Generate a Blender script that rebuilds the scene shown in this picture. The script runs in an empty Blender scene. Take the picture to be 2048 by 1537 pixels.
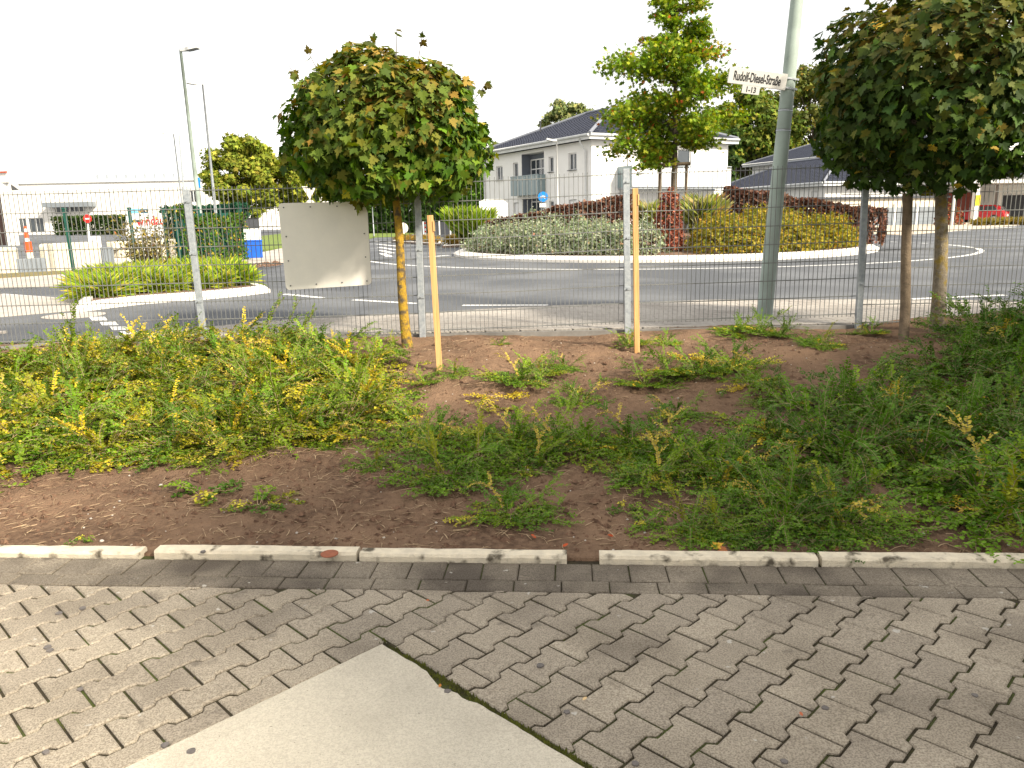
import bpy, math, random
import numpy as np
from mathutils import Vector, Matrix, noise

random.seed(7); rng = np.random.default_rng(7)
scene = bpy.context.scene
COL = scene.collection
R = math.radians

# ------------------------------------------------------------------ camera
F, PX, PY, EYE = 1560.0, 1024.0, 768.5, 1.59
PITCH = math.atan((768.5 - 434.5) / F); ROLL = math.atan(.021)
_cp, _sp = math.cos(PITCH), math.sin(PITCH)
FWD = Vector((0, _cp, -_sp)); _r0 = Vector((1, 0, 0)); _u0 = Vector((0, _sp, _cp))
RGT = math.cos(ROLL) * _r0 - math.sin(ROLL) * _u0
UPV = math.cos(ROLL) * _u0 + math.sin(ROLL) * _r0
cam = bpy.data.cameras.new('camera'); camo = bpy.data.objects.new('camera', cam); COL.objects.link(camo)
M = Matrix((RGT, UPV, -FWD)).transposed().to_4x4(); M.translation = (0, 0, EYE)
camo.matrix_world = M
cam.sensor_width = 36.0; cam.lens = 36.0 * F / 2048.0; cam.clip_end = 3000; cam.clip_start = .05
scene.camera = camo
scene.render.resolution_x, scene.render.resolution_y = 1024, 768

# ------------------------------------------------------------------ light
SUN_EL, SUN_AZ = R(35), R(130)          # azimuth clockwise from +Y: behind the camera, to its right
w = bpy.data.worlds.new('World'); scene.world = w; w.use_nodes = True
nt = w.node_tree; bg = nt.nodes['Background']
sky = nt.nodes.new('ShaderNodeTexSky'); sky.sky_type = 'NISHITA'; sky.sun_disc = False
sky.sun_elevation = SUN_EL; sky.sun_rotation = SUN_AZ; sky.dust_density = 4; sky.air_density = 1.0; sky.ozone_density = 1.5
tc = nt.nodes.new('ShaderNodeTexCoord'); mp = nt.nodes.new('ShaderNodeMapping'); mp.inputs['Scale'].default_value = (1.2, 1.2, 5)
nz = nt.nodes.new('ShaderNodeTexNoise'); nz.inputs['Scale'].default_value = 1.6; nz.inputs['Detail'].default_value = 5
cr = nt.nodes.new('ShaderNodeValToRGB'); cr.color_ramp.elements[0].position = .34; cr.color_ramp.elements[1].position = .62
cr.color_ramp.elements[0].color = (.42, .42, .42, 1); cr.color_ramp.elements[1].color = (1, 1, 1, 1)
mx = nt.nodes.new('ShaderNodeMixRGB'); mx.inputs[2].default_value = (7.1, 6.85, 6.5, 1)     # thin bright cloud veil
nt.links.new(tc.outputs['Generated'], mp.inputs[0]); nt.links.new(mp.outputs[0], nz.inputs[0])
nt.links.new(nz.outputs[0], cr.inputs[0]); nt.links.new(cr.outputs[0], mx.inputs[0])
ml = nt.nodes.new('ShaderNodeMixRGB'); ml.blend_type = 'MULTIPLY'; ml.inputs[0].default_value = 1; ml.inputs[2].default_value = (.72, .70, .66, 1)   # clear gaps seen through thin haze
nt.links.new(sky.outputs[0], ml.inputs[1]); nt.links.new(ml.outputs[0], mx.inputs[1]); nt.links.new(mx.outputs[0], bg.inputs[0])
bg.inputs[1].default_value = .13
sl = bpy.data.lights.new('sun', 'SUN'); sl.energy = 5.0; sl.angle = R(6); sl.color = (1.0, .90, .74)
so = bpy.data.objects.new('sun', sl); COL.objects.link(so)
SDIR = Vector((math.sin(SUN_AZ) * math.cos(SUN_EL), math.cos(SUN_AZ) * math.cos(SUN_EL), math.sin(SUN_EL)))
so.rotation_euler = SDIR.to_track_quat('Z', 'Y').to_euler(); so.location = SDIR * 60
vs = scene.view_settings; vs.view_transform = 'Standard'; vs.look = 'None'; vs.gamma = 1; vs.use_curve_mapping = False
vs.exposure = 0.92

# ------------------------------------------------------------------ pixels to places
def ray(x, y): return FWD + (x - PX) / F * RGT - (y - PY) / F * UPV
def P(x, y, z=.3):
    v = ray(x, y); t = (z - EYE) / v.z; return Vector((0, 0, EYE)) + t * v
def AY(x, y, Y):
    v = ray(x, y); return Vector((0, 0, EYE)) + v * (Y / v.y)
G = .30                                    # street level; the paved yard is 0
def kerb_y(x): return 3.412 - .075 * x
def sstep(a, b, t):
    t = max(0, min(1, (t - a) / (b - a))); return t * t * (3 - 2 * t)
def bed_h(x, y):
    d = y - kerb_y(x)
    h = .005 + .10 * sstep(0, 2.6, d) + .19 * sstep(2.1, 4.4, d)
    h += .05 * sstep(1.2, 3.5, d) * noise.noise(Vector((x * .9, y * 1.3, 1)))
    h += .14 * sstep(3.6, 6, x) * sstep(1.5, 4, d)
    k = sstep(.15, .6, d) * (1 - .6 * sstep(4.6, 5.2, d))
    h += k * (.035 * noise.noise(Vector((x * 2.7, y * 3.1, 3))) + .016 * noise.noise(Vector((x * 9, y * 9, 9))) + .012 * noise.noise(Vector((x * 19, y * 19, 5))) + .007 * noise.noise(Vector((x * 41, y * 41, 2))))
    return h
def PB(x, y):                               # pixel on the planted bank
    z = .1
    for _ in range(12):
        p = P(x, y, z); z = .5 * z + .5 * bed_h(p.x, p.y)
    p = P(x, y, z); p.z = bed_h(p.x, p.y); return p

# ------------------------------------------------------------------ helpers
def tag(o, label=None, cat=None, group=None, kind=None):
    if label: o['label'] = label
    if cat: o['category'] = cat
    if group: o['group'] = group
    if kind: o['kind'] = kind
    return o
def empty(name, loc=(0, 0, 0), rz=0):
    o = bpy.data.objects.new(name, None); COL.objects.link(o); o.location = loc; o.rotation_euler = (0, 0, rz)
    o.empty_display_size = .1; return o
def link(name, me, parent=None):
    o = bpy.data.objects.new(name, me); COL.objects.link(o)
    if parent: o.parent = parent
    return o
class MB:
    def __init__(s): s.v = []; s.f = []; s.m = []
    def add(s, vs, fs, m=0):
        b = len(s.v); s.v += [tuple(v) for v in vs]; s.f += [[b + i for i in f] for f in fs]; s.m += [m] * len(fs); return s
    def box(s, c, d, rz=0, m=0):
        hx, hy, hz = d[0] / 2, d[1] / 2, d[2] / 2; cc, ss = math.cos(rz), math.sin(rz); q = []
        for z in (-hz, hz):
            for x, y in ((-hx, -hy), (hx, -hy), (hx, hy), (-hx, hy)):
                q.append((c[0] + x * cc - y * ss, c[1] + x * ss + y * cc, c[2] + z))
        return s.add(q, [(3, 2, 1, 0), (4, 5, 6, 7), (0, 1, 5, 4), (1, 2, 6, 5), (2, 3, 7, 6), (3, 0, 4, 7)], m)
    def bar(s, a, b, wd, ht, up=(0, 0, 1), m=0):
        a, b = Vector(a), Vector(b); d = (b - a).normalized(); u = Vector(up)
        sd = d.cross(u)
        if sd.length < 1e-4: sd = d.cross(Vector((1, 0, 0)))
        sd.normalize(); u = sd.cross(d); sd *= wd / 2; u = u * ht / 2
        q = [a - sd - u, a + sd - u, a + sd + u, a - sd + u, b - sd - u, b + sd - u, b + sd + u, b - sd + u]
        return s.add(q, [(0, 1, 2, 3), (7, 6, 5, 4), (0, 4, 5, 1), (1, 5, 6, 2), (2, 6, 7, 3), (3, 7, 4, 0)], m)
    def tube(s, pts, rad, n=6, m=0, cap=True):
        pts = [Vector(p) for p in pts]; rad = rad if isinstance(rad, (list, tuple)) else [rad] * len(pts); q = []
        ref = Vector((1, 0, 0))
        for i, p in enumerate(pts):
            d = (pts[min(i + 1, len(pts) - 1)] - pts[max(i - 1, 0)]).normalized()
            r = ref if abs(d.dot(ref)) < .9 else Vector((0, 1, 0))
            a = d.cross(r).normalized(); b = d.cross(a)
            for k in range(n):
                t = 2 * math.pi * k / n; q.append(p + rad[i] * (math.cos(t) * a + math.sin(t) * b))
        fs = [(i * n + k, i * n + (k + 1) % n, (i + 1) * n + (k + 1) % n, (i + 1) * n + k) for i in range(len(pts) - 1) for k in range(n)]
        if cap: fs += [tuple(range(n)), tuple(range((len(pts) - 1) * n + n - 1, (len(pts) - 1) * n - 1, -1))]
        return s.add(q, fs, m)
    def prism(s, poly, z0, z1, m=0):
        n = len(poly)
        if sum(poly[i][0] * poly[(i + 1) % n][1] - poly[(i + 1) % n][0] * poly[i][1] for i in range(n)) < 0: poly = poly[::-1]
        zt = (lambda p: z1(p[0], p[1])) if callable(z1) else (lambda p: z1)
        q = [(p[0], p[1], z0) for p in poly] + [(p[0], p[1], zt(p)) for p in poly]
        return s.add(q, [tuple(range(n))[::-1], tuple(range(n, 2 * n))] + [(i, (i + 1) % n, n + (i + 1) % n, n + i) for i in range(n)], m)
    def slab3(s, pts, n, th, m=0):          # flat polygon pts (3d), thickened along n
        n = Vector(n).normalized() * th; k = len(pts); pts = [Vector(p) for p in pts]
        q = pts + [p + n for p in pts]
        return s.add(q, [tuple(range(k))[::-1], tuple(range(k, 2 * k))] + [(i, (i + 1) % k, k + (i + 1) % k, k + i) for i in range(k)], m)
    def disc(s, c, n, r, th, k=24, m=0):
        n = Vector(n).normalized(); a = n.orthogonal().normalized(); b = n.cross(a)
        return s.slab3([Vector(c) + r * (math.cos(2 * math.pi * i / k) * a + math.sin(2 * math.pi * i / k) * b) for i in range(k)], n, th, m)
    def mesh(s, name, mats, smooth=False):
        me = bpy.data.meshes.new(name); me.from_pydata(s.v, [], s.f)
        for mt in (mats if isinstance(mats, (list, tuple)) else [mats]): me.materials.append(mt)
        if any(s.m): me.polygons.foreach_set('material_index', s.m)
        if smooth: me.polygons.foreach_set('use_smooth', [True] * len(s.f))
        me.update(); return me
    def build(s, name, mats, parent=None, smooth=False, bevel=0):
        o = link(name, s.mesh(name, mats, smooth), parent)
        if bevel:
            b = o.modifiers.new('bevel', 'BEVEL'); b.width = bevel; b.segments = 2; b.limit_method = 'ANGLE'
        return o

# ------------------------------------------------------------------ materials
def mat(name, c1, c2=None, rough=.8, scale=8, detail=6, bump=0, bscale=None, metal=0, c3=None, s3=1.0, spec=.3, contrast=(.35, .65), th3=(.5, .7), stretch=None):
    m = bpy.data.materials.new(name); m.use_nodes = True; n = m.node_tree; b = n.nodes['Principled BSDF']
    b.inputs['Roughness'].default_value = rough; b.inputs['Metallic'].default_value = metal
    b.inputs['Specular IOR Level'].default_value = spec
    if c2 is None: c2 = tuple(x * .82 for x in c1)
    t = n.nodes.new('ShaderNodeTexCoord'); no = n.nodes.new('ShaderNodeTexNoise')
    no.inputs['Scale'].default_value = scale; no.inputs['Detail'].default_value = detail; no.inputs['Roughness'].default_value = .62
    rp = n.nodes.new('ShaderNodeValToRGB'); rp.color_ramp.elements[0].position, rp.color_ramp.elements[1].position = contrast
    rp.color_ramp.elements[0].color = (*c1, 1); rp.color_ramp.elements[1].color = (*c2, 1)
    g = n.nodes.new('ShaderNodeMapping'); g0 = n.nodes.new('ShaderNodeNewGeometry'); n.links.new(g0.outputs['Position'], g.inputs[0]); g.inputs['Scale'].default_value = stretch or (1, 1, 1)
    n.links.new(g.outputs[0], no.inputs['Vector']); n.links.new(no.outputs[0], rp.inputs[0]); out = rp.outputs[0]
    if c3:
        n3 = n.nodes.new('ShaderNodeTexNoise'); n3.inputs['Scale'].default_value = s3; n3.inputs['Detail'].default_value = 5
        r3 = n.nodes.new('ShaderNodeValToRGB'); r3.color_ramp.elements[0].position, r3.color_ramp.elements[1].position = th3
        mx = n.nodes.new('ShaderNodeMixRGB'); mx.inputs[2].default_value = (*c3, 1)
        n.links.new(g.outputs[0], n3.inputs['Vector']); n.links.new(n3.outputs[0], r3.inputs[0]); n.links.new(r3.outputs[0], mx.inputs[0])
        n.links.new(out, mx.inputs[1]); out = mx.outputs[0]
    n.links.new(out, b.inputs['Base Color'])
    if bump:
        nb = n.nodes.new('ShaderNodeTexNoise'); nb.inputs['Scale'].default_value = bscale or scale * 4; nb.inputs['Detail'].default_value = 6
        bp = n.nodes.new('ShaderNodeBump'); bp.inputs['Strength'].default_value = bump; bp.inputs['Distance'].default_value = .02
        n.links.new(g.outputs[0], nb.inputs['Vector']); n.links.new(nb.outputs[0], bp.inputs['Height']); n.links.new(bp.outputs[0], b.inputs['Normal'])
    return m
def leafmat(name, rough=.45, trans=.3, spec=.35):
    m = bpy.data.materials.new(name); m.use_nodes = True; n = m.node_tree; b = n.nodes['Principled BSDF']
    a = n.nodes.new('ShaderNodeAttribute'); a.attribute_name = 'tint'
    n.links.new(a.outputs['Color'], b.inputs['Base Color']); b.inputs['Roughness'].default_value = rough; b.inputs['Specular IOR Level'].default_value = spec
    t = n.nodes.new('ShaderNodeBsdfTranslucent'); ms = n.nodes.new('ShaderNodeMixShader'); ms.inputs[0].default_value = trans
    hs = n.nodes.new('ShaderNodeHueSaturation'); hs.inputs['Saturation'].default_value = 1.15; hs.inputs['Value'].default_value = 1.25
    n.links.new(a.outputs['Color'], hs.inputs['Color']); n.links.new(hs.outputs[0], t.inputs[0])
    n.links.new(b.outputs[0], ms.inputs[1]); n.links.new(t.outputs[0], ms.inputs[2]); n.links.new(ms.outputs[0], n.nodes['Material Output'].inputs[0])
    return m
def pavemat(name, c1, c2, dirt, moss=None, dth=(.45, .7), pores=False):
    """concrete paver: tone differs from piece to piece, fine grain, pores, dirt patches"""
    m = mat(name, c1, c2, rough=.9, scale=55, detail=8, bump=.55, bscale=240, c3=dirt, s3=2.1, th3=dth, spec=.15)
    n = m.node_tree; b = n.nodes['Principled BSDF']; src = b.inputs['Base Color'].links[0].from_socket
    oi = n.nodes.new('ShaderNodeObjectInfo'); rp = n.nodes.new('ShaderNodeValToRGB')
    rp.color_ramp.elements[0].color = (.87, .86, .85, 1); rp.color_ramp.elements[1].color = (1.09, 1.08, 1.05, 1)
    mu = n.nodes.new('ShaderNodeMixRGB'); mu.blend_type = 'MULTIPLY'; mu.inputs[0].default_value = 1
    n.links.new(oi.outputs['Random'], rp.inputs[0]); n.links.new(src, mu.inputs[1]); n.links.new(rp.outputs[0], mu.inputs[2])
    g = n.nodes.new('ShaderNodeNewGeometry'); vo = n.nodes.new('ShaderNodeTexNoise'); vo.inputs['Scale'].default_value = 160; vo.inputs['Detail'].default_value = 3
    r2 = n.nodes.new('ShaderNodeValToRGB'); r2.color_ramp.elements[0].position = .40; r2.color_ramp.elements[1].position = .56
    r2.color_ramp.elements[0].color = (.58, .56, .54, 1); r2.color_ramp.elements[1].color = (1.05, 1.05, 1.05, 1)
    m2 = n.nodes.new('ShaderNodeMixRGB'); m2.blend_type = 'MULTIPLY'; m2.inputs[0].default_value = .35 if pores else .8
    n.links.new(g.outputs['Position'], vo.inputs['Vector']); n.links.new(vo.outputs[0], r2.inputs[0]); n.links.new(mu.outputs[0], m2.inputs[1]); n.links.new(r2.outputs[0], m2.inputs[2])
    out = m2.outputs[0]
    # pale lichen spots and dark stains
    for sc_, th, colr in (((95, (.70, .73), (.10, .085, .06)), (2.5, (.52, .76), (.40, .36, .29))) if pores else ((14, (.69, .72), (.52, .50, .45)), (5.5, (.66, .74), (.10, .085, .07)))):
        nn = n.nodes.new('ShaderNodeTexNoise'); nn.inputs['Scale'].default_value = sc_; nn.inputs['Detail'].default_value = 4
        rr = n.nodes.new('ShaderNodeValToRGB'); rr.color_ramp.elements[0].position, rr.color_ramp.elements[1].position = th
        rr.color_ramp.elements[1].color = (.7, .7, .7, 1)
        m3 = n.nodes.new('ShaderNodeMixRGB'); m3.inputs[2].default_value = (*colr, 1)
        n.links.new(g.outputs['Position'], nn.inputs['Vector']); n.links.new(nn.outputs[0], rr.inputs[0]); n.links.new(rr.outputs[0], m3.inputs[0]); n.links.new(out, m3.inputs[1]); out = m3.outputs[0]
    n.links.new(out, b.inputs['Base Color'])
    return m
MT = {}
MT['paver'] = pavemat('paver', (.42, .37, .295), (.33, .29, .235), (.22, .19, .15), dth=(.46, .74))
MT['border'] = pavemat('border_paver', (.33, .29, .23), (.23, .20, .16), (.115, .098, .08), dth=(.36, .62))
MT['slab'] = slabmat = pavemat('slab_concrete', (.62, .575, .475), (.56, .515, .425), (.47, .43, .355), dth=(.45, .75), pores=True)
MT['joint'] = mat('joint_soil', (.034, .026, .016), (.055, .045, .022), .95, 30, 6, 1, 120, c3=(.075, .095, .02), s3=4, th3=(.5, .62))
MT['moss'] = mat('moss', (.17, .19, .016), (.09, .09, .022), .95, 35, 6, 1, 200, c3=(.05, .04, .025), s3=9, th3=(.52, .65))
MT['kerb'] = mat('kerb_concrete', (.70, .62, .47), (.55, .49, .38), .9, 18, 8, .5, 150, c3=(.10, .085, .06), s3=11, th3=(.56, .68))
MT['soil'] = mat('soil', (.19, .122, .078), (.085, .052, .034), .95, 22, 12, 1.0, 75, c3=(.235, .15, .095), s3=1.5, th3=(.40, .68), spec=.1)
MT['clod'] = mat('soil_clod', (.20, .12, .078), (.085, .05, .033), .95, 30, 6, .6, 120, spec=.1)
MT['straw'] = mat('dry_stem', (.42, .31, .19), (.20, .13, .08), .9, 20)
MT['pebble'] = mat('pebble', (.55, .50, .43), (.35, .31, .27), .8, 40)
MT['bark'] = mat('bark', (.16, .13, .09), (.075, .06, .045), .9, 22, 8, .8, 60)
MT['lichen_bark'] = mat('lichen_bark', (.42, .26, .022), (.30, .185, .025), .9, 34, 8, 1, 90, c3=(.10, .075, .045), s3=15, th3=(.47, .62))
MT['grey_bark'] = mat('grey_bark', (.30, .255, .19), (.17, .14, .10), .9, 26, 8, .8, 80, c3=(.28, .20, .04), s3=11, th3=(.52, .68))
MT['wood'] = mat('fresh_wood', (.66, .40, .17), (.50, .27, .10), .75, 40, 8, .4, 60, c3=(.34, .18, .075), s3=16, th3=(.56, .74), stretch=(1, 1, .05))
MT['oldwood'] = mat('weathered_wood', (.20, .15, .10), (.12, .09, .06), .9, 14, 8, .6, 60)
MT['galv'] = mat('galvanised_steel', (.40, .43, .45), (.27, .30, .33), .5, 22, 6, .15, 90, metal=.35, spec=.5)
MT['wire'] = mat('fence_wire', (.21, .215, .21), (.15, .155, .15), .6, 9, metal=.3)
MT['postgreen'] = mat('pole_green_grey', (.33, .40, .36), (.24, .29, .26), .6, 2.2, 8, .05, 60, c3=(.17, .20, .17), s3=1.7, th3=(.5, .8))
MT['alu'] = mat('aluminium_back', (.74, .71, .64), (.69, .665, .605), .6, 5, 6, .03, 50)
MT['signwhite'] = mat('sign_white', (.52, .51, .48), (.46, .45, .42), .7, 6)
MT['white'] = mat('white_paint', (.80, .80, .78), (.74, .74, .72), .6, 3)
MT['black'] = mat('black_paint', (.015, .015, .016), (.02, .02, .02), .5)
MT['asphalt'] = mat('asphalt', (.088, .095, .107), (.068, .074, .084), .85, 60, 8, .4, 220, c3=(.130, .137, .148), s3=.45, th3=(.44, .62), spec=.35)
MT['line'] = mat('road_paint', (.72, .72, .70), (.60, .60, .59), .7, 25, c3=(.35, .35, .35), s3=14, th3=(.60, .75))
MT['kerbwhite'] = mat('pale_kerb', (.72, .69, .64), (.62, .59, .54), .85, 9, 6, .2, 60)
MT['walk'] = mat('sidewalk_paver', (.40, .37, .335), (.32, .295, .265), .9, 12, 8, .3, 120, c3=(.26, .235, .21), s3=1.3, th3=(.5, .75))
MT['gutter'] = mat('gutter_stone', (.20, .19, .175), (.15, .142, .13), .9, 12)
MT['path'] = mat('path_concrete', (.44, .40, .355), (.36, .325, .29), .9, 3, c3=(.28, .25, .22), s3=.6, th3=(.5, .75))
MT['dirt'] = mat('verge_dirt', (.20, .15, .075), (.13, .125, .04), .95, 5, 8, .8, 40)
MT['grass'] = mat('lawn', (.10, .17, .03), (.17, .20, .045), .95, 4, 8, .8, 40)
MT['ground'] = mat('ground', (.12, .14, .05), (.15, .13, .07), .95, .6, 8)
MT['islandsoil'] = mat('island_soil', (.20, .13, .09), (.13, .08, .055), .95, 5, 8, .8, 40)
MT['render'] = mat('white_render', (.82, .81, .78), (.78, .77, .74), .85, 1.2, 5, .1, 90)
MT['greywall'] = mat('grey_render', (.17, .19, .23), (.15, .17, .20), .8, 2)
MT['roof'] = mat('dark_tile', (.026, .031, .052), (.018, .022, .036), .6, 3, spec=.3)
MT['ridge'] = mat('ridge_tile', (.20, .215, .25), (.15, .16, .19), .6, 4)
MT['fascia'] = mat('zinc_fascia', (.62, .63, .62), (.54, .55, .545), .6, 3)
MT['glass'] = mat('window_glass', (.035, .045, .055), (.05, .06, .07), .08, 1, spec=.8)
MT['frost'] = mat('balcony_glass', (.22, .285, .30), (.19, .25, .265), .25, 1, spec=.5)
MT['pvc'] = mat('white_frame', (.78, .78, .77), (.72, .72, .71), .4, 3)
MT['hallwall'] = mat('hall_cladding', (.80, .77, .71), (.76, .73, .68), .6, .5)
MT['greypanel'] = mat('grey_panel', (.20, .225, .25), (.17, .19, .21), .7, 2)
MT['darkgrey'] = mat('dark_grey', (.05, .055, .065), (.04, .043, .05), .6, 2)
MT['beige'] = mat('beige_render', (.62, .575, .48), (.57, .52, .43), .85, 2)
MT['stonecream'] = mat('cream_stone', (.66, .60, .48), (.58, .52, .41), .9, 7, 6, .4, 60)
MT['greenpost'] = mat('green_post', (.012, .085, .062), (.01, .06, .045), .5, 6)
MT['blue'] = mat('blue_plastic', (.008, .10, .52), (.006, .08, .42), .45, 4)
MT['signblue'] = mat('sign_blue', (.01, .22, .66), (.01, .20, .60), .5, 4)
MT['cyan'] = mat('cyan_sign', (.20, .52, .70), (.16, .46, .64), .5, 4)
MT['red'] = mat('sign_red', (.66, .025, .02), (.58, .02, .018), .5, 4)
MT['carred'] = mat('red_car_paint', (.52, .012, .02), (.46, .01, .018), .25, 2, spec=.6)
MT['carwhite'] = mat('silver_car_paint', (.55, .58, .60), (.5, .53, .55), .25, 2, spec=.6)
MT['orange'] = mat('signal_orange', (.75, .10, .02), (.66, .08, .02), .6, 4)
MT['yellow'] = mat('yellow_board', (.80, .66, .02), (.74, .6, .02), .6, 4)
MT['redwall'] = mat('red_brick_wall', (.34, .10, .07), (.26, .075, .055), .9, 3)
MT['tan'] = mat('tan_path', (.52, .45, .35), (.44, .38, .30), .9, 2)
MT['brown'] = mat('brown_wall', (.14, .085, .065), (.10, .06, .05), .85, 2)
MT['gum'] = mat('gum_spot', (.10, .09, .085), (.14, .125, .115), .8, 60)
MT['rust'] = mat('rusty_lid', (.30, .10, .05), (.22, .075, .04), .8, 40)
LM = leafmat('leaf', .6, .3, .14); LMG = leafmat('waxy_leaf', .5, .25, .16); LMD = leafmat('dry_leaf', .7, .25, .2)

# ------------------------------------------------------------------ leaf clouds
_h = [(.05, .0), (.20, -.16), (.24, -.02), (.40, .02), (.34, .14), (.60, .34), (.44, .38), (.42, .50), (.20, .46), (.24, .66), (.13, .70), (0, 1.0)]
T_MAPLE = (np.array([(0, 0, 0)] + [(x, y, .10 * x - .10 * y * y) for x, y in _h] + [(-x, y, .10 * x - .10 * y * y) for x, y in _h[-2::-1]], float), [list(range(0, 13)), [0] + list(range(12, 24))])
T_OVAL = (np.array([(0, 0, 0), (.26, .3, .05), (.24, .7, .05), (0, 1, 0), (-.24, .7, .05), (-.26, .3, .05)], float), [[0, 1, 2, 3], [0, 3, 4, 5]])
T_QUAD = (np.array([(0, 0, 0), (.42, .45, .08), (0, 1, -.05), (-.42, .45, .08)], float), [[0, 1, 2, 3]])
T_CLUMP = (np.array([(0, 0, 0), (.5, .1, .1), (.32, .48, 0), (.55, .9, -.12), (.05, .66, 0), (-.42, 1.0, .1), (-.25, .45, 0), (-.55, .2, -.1)], float), [[0, 1, 2], [0, 2, 3, 4], [0, 4, 5, 6], [0, 6, 7]])
T_LOBED = (np.array([(0, 0, 0), (.12, .18, .02), (.42, .22, .05), (.16, .42, .02), (.46, .62, .05), (.12, .66, 0), (0, 1, -.05), (-.12, .66, 0), (-.46, .62, .05), (-.16, .42, .02), (-.42, .22, .05), (-.12, .18, .02)], float),
           [[0, 1, 2, 3, 4, 5, 6], [0, 6, 7, 8, 9, 10, 11]])
T_BLADE = (np.array([(-.022, 0, 0), (.022, 0, 0), (.018, .4, .0), (0, .75, -.10), (0, 1.0, -.32), (0, 1.0, -.32), (-.018, .4, 0)], float), [[0, 1, 2, 6], [6, 2, 3], [3, 2, 4]])
def nrm(a): return a / np.maximum(np.linalg.norm(a, axis=-1, keepdims=True), 1e-9)
def leaf_mesh(name, tpl, pos, nor, dr, size, col, material):
    tv, tf = tpl; n = len(pos); k = len(tv)
    nor = nrm(nor); dr = nrm(dr - nor * (dr * nor).sum(1, keepdims=True)); sd = np.cross(dr, nor)
    sz = np.asarray(size, float).reshape(-1, 1, 1) * np.ones((n, 1, 1))
    V = pos[:, None] + sz * (tv[None, :, 0:1] * sd[:, None] + tv[None, :, 1:2] * dr[:, None] + tv[None, :, 2:3] * nor[:, None])
    me = bpy.data.meshes.new(name); me.vertices.add(n * k); me.vertices.foreach_set('co', V.reshape(-1).astype(np.float32))
    lp = np.concatenate([np.array(f) for f in tf]); ln = np.array([len(f) for f in tf])
    L = (lp[None] + (np.arange(n) * k)[:, None]).reshape(-1); tot = np.tile(ln, n); st = np.concatenate([[0], np.cumsum(tot)[:-1]])
    me.loops.add(len(L)); me.loops.foreach_set('vertex_index', L.astype(np.int32))
    me.polygons.add(len(tot)); me.polygons.foreach_set('loop_start', st.astype(np.int32)); me.polygons.foreach_set('loop_total', tot.astype(np.int32))
    me.update(calc_edges=True)
    ca = me.color_attributes.new('tint', 'FLOAT_COLOR', 'POINT')
    C = np.ones((n, k, 4), np.float32); C[:, :, :3] = np.asarray(col)[:, None]
    ca.data.foreach_set('color', C.reshape(-1)); me.materials.append(material); return me
def palette(cols, wts, n, jit=.18):
    wts = np.array(wts, float); i = rng.choice(len(cols), n, p=wts / wts.sum()); c = np.array(cols, float)[i]
    return np.clip(c * (1 + jit * rng.standard_normal((n, 1))) * (1 + .06 * rng.standard_normal((n, 3))), .004, .9)
def rdir(n): return nrm(rng.standard_normal((n, 3)))

# ================================================================== SETTING
# ground: one sheet to the horizon, stepping up from yard level to street level
m = MB(); ys = [-40, 1, 3.2, 3.6, 6, 8.6, 8.9, 60, 700]; zs = [-.12, -.12, -.12, -.12, -.12, -.1, .24, .24, .24]; xs = [-700, -60, 0, 60, 700]
vs_ = [(x, y, z) for y, z in zip(ys, zs) for x in xs]; nx = len(xs)
m.add(vs_, [(j * nx + i, j * nx + i + 1, (j + 1) * nx + i + 1, (j + 1) * nx + i) for j in range(len(ys) - 1) for i in range(nx - 1)])
tag(m.build('ground', MT['ground']), kind='structure')

# ---------------- paved yard
yard = empty('paving'); tag(yard, kind='structure')
KA = math.atan(-.075); KE = Vector((math.cos(KA), math.sin(KA), 0)); KN = Vector((-math.sin(KA), math.cos(KA), 0)); KO = Vector((0, 3.412, 0))
def K(s, d, z=0): p = KO + s * KE + d * KN; return Vector((p.x, p.y, z))
m = MB(); m.add([(-6, -2, -.0085), (6, -2, -.0085), K(6, .05, -.0085), K(-6, .05, -.0085)], [(0, 1, 2, 3)])
m.build('joint_bed', MT['joint'], yard)
S2 = math.sqrt(.5)
def uv2(u, v): return ((u - v) * S2, (u + v) * S2)
PU, PV, AMP = .21, .1475, .0125
def clip(poly, a, b, c):                    # keep a*x+b*y <= c
    out = []
    for i in range(len(poly)):
        p, q = poly[i], poly[(i + 1) % len(poly)]; dp = a * p[0] + b * p[1] - c; dq = a * q[0] + b * q[1] - c
        if dp <= 0: out.append(p)
        if dp * dq < 0:
            t = dp / (dp - dq); out.append((p[0] + t * (q[0] - p[0]), p[1] + t * (q[1] - p[1])))
    return out
def area(p): return abs(sum(p[i][0] * p[(i + 1) % len(p)][1] - p[(i + 1) % len(p)][0] * p[i][1] for i in range(len(p)))) / 2
JT = .0047
def bone(uc, vc):                           # double-T paver outline in (u, v)
    hu = PU / 2 - JT; e = PV / 2 + AMP - JT; wv = PV / 2 - AMP - JT
    return [(uc + x, vc + y) for x, y in ((-hu, -e), (-.062, -e), (-.044, -wv), (.044, -wv), (.062, -e), (hu, -e), (hu, e), (.062, e), (.044, wv), (-.044, wv), (-.062, e), (-hu, e))]
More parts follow.
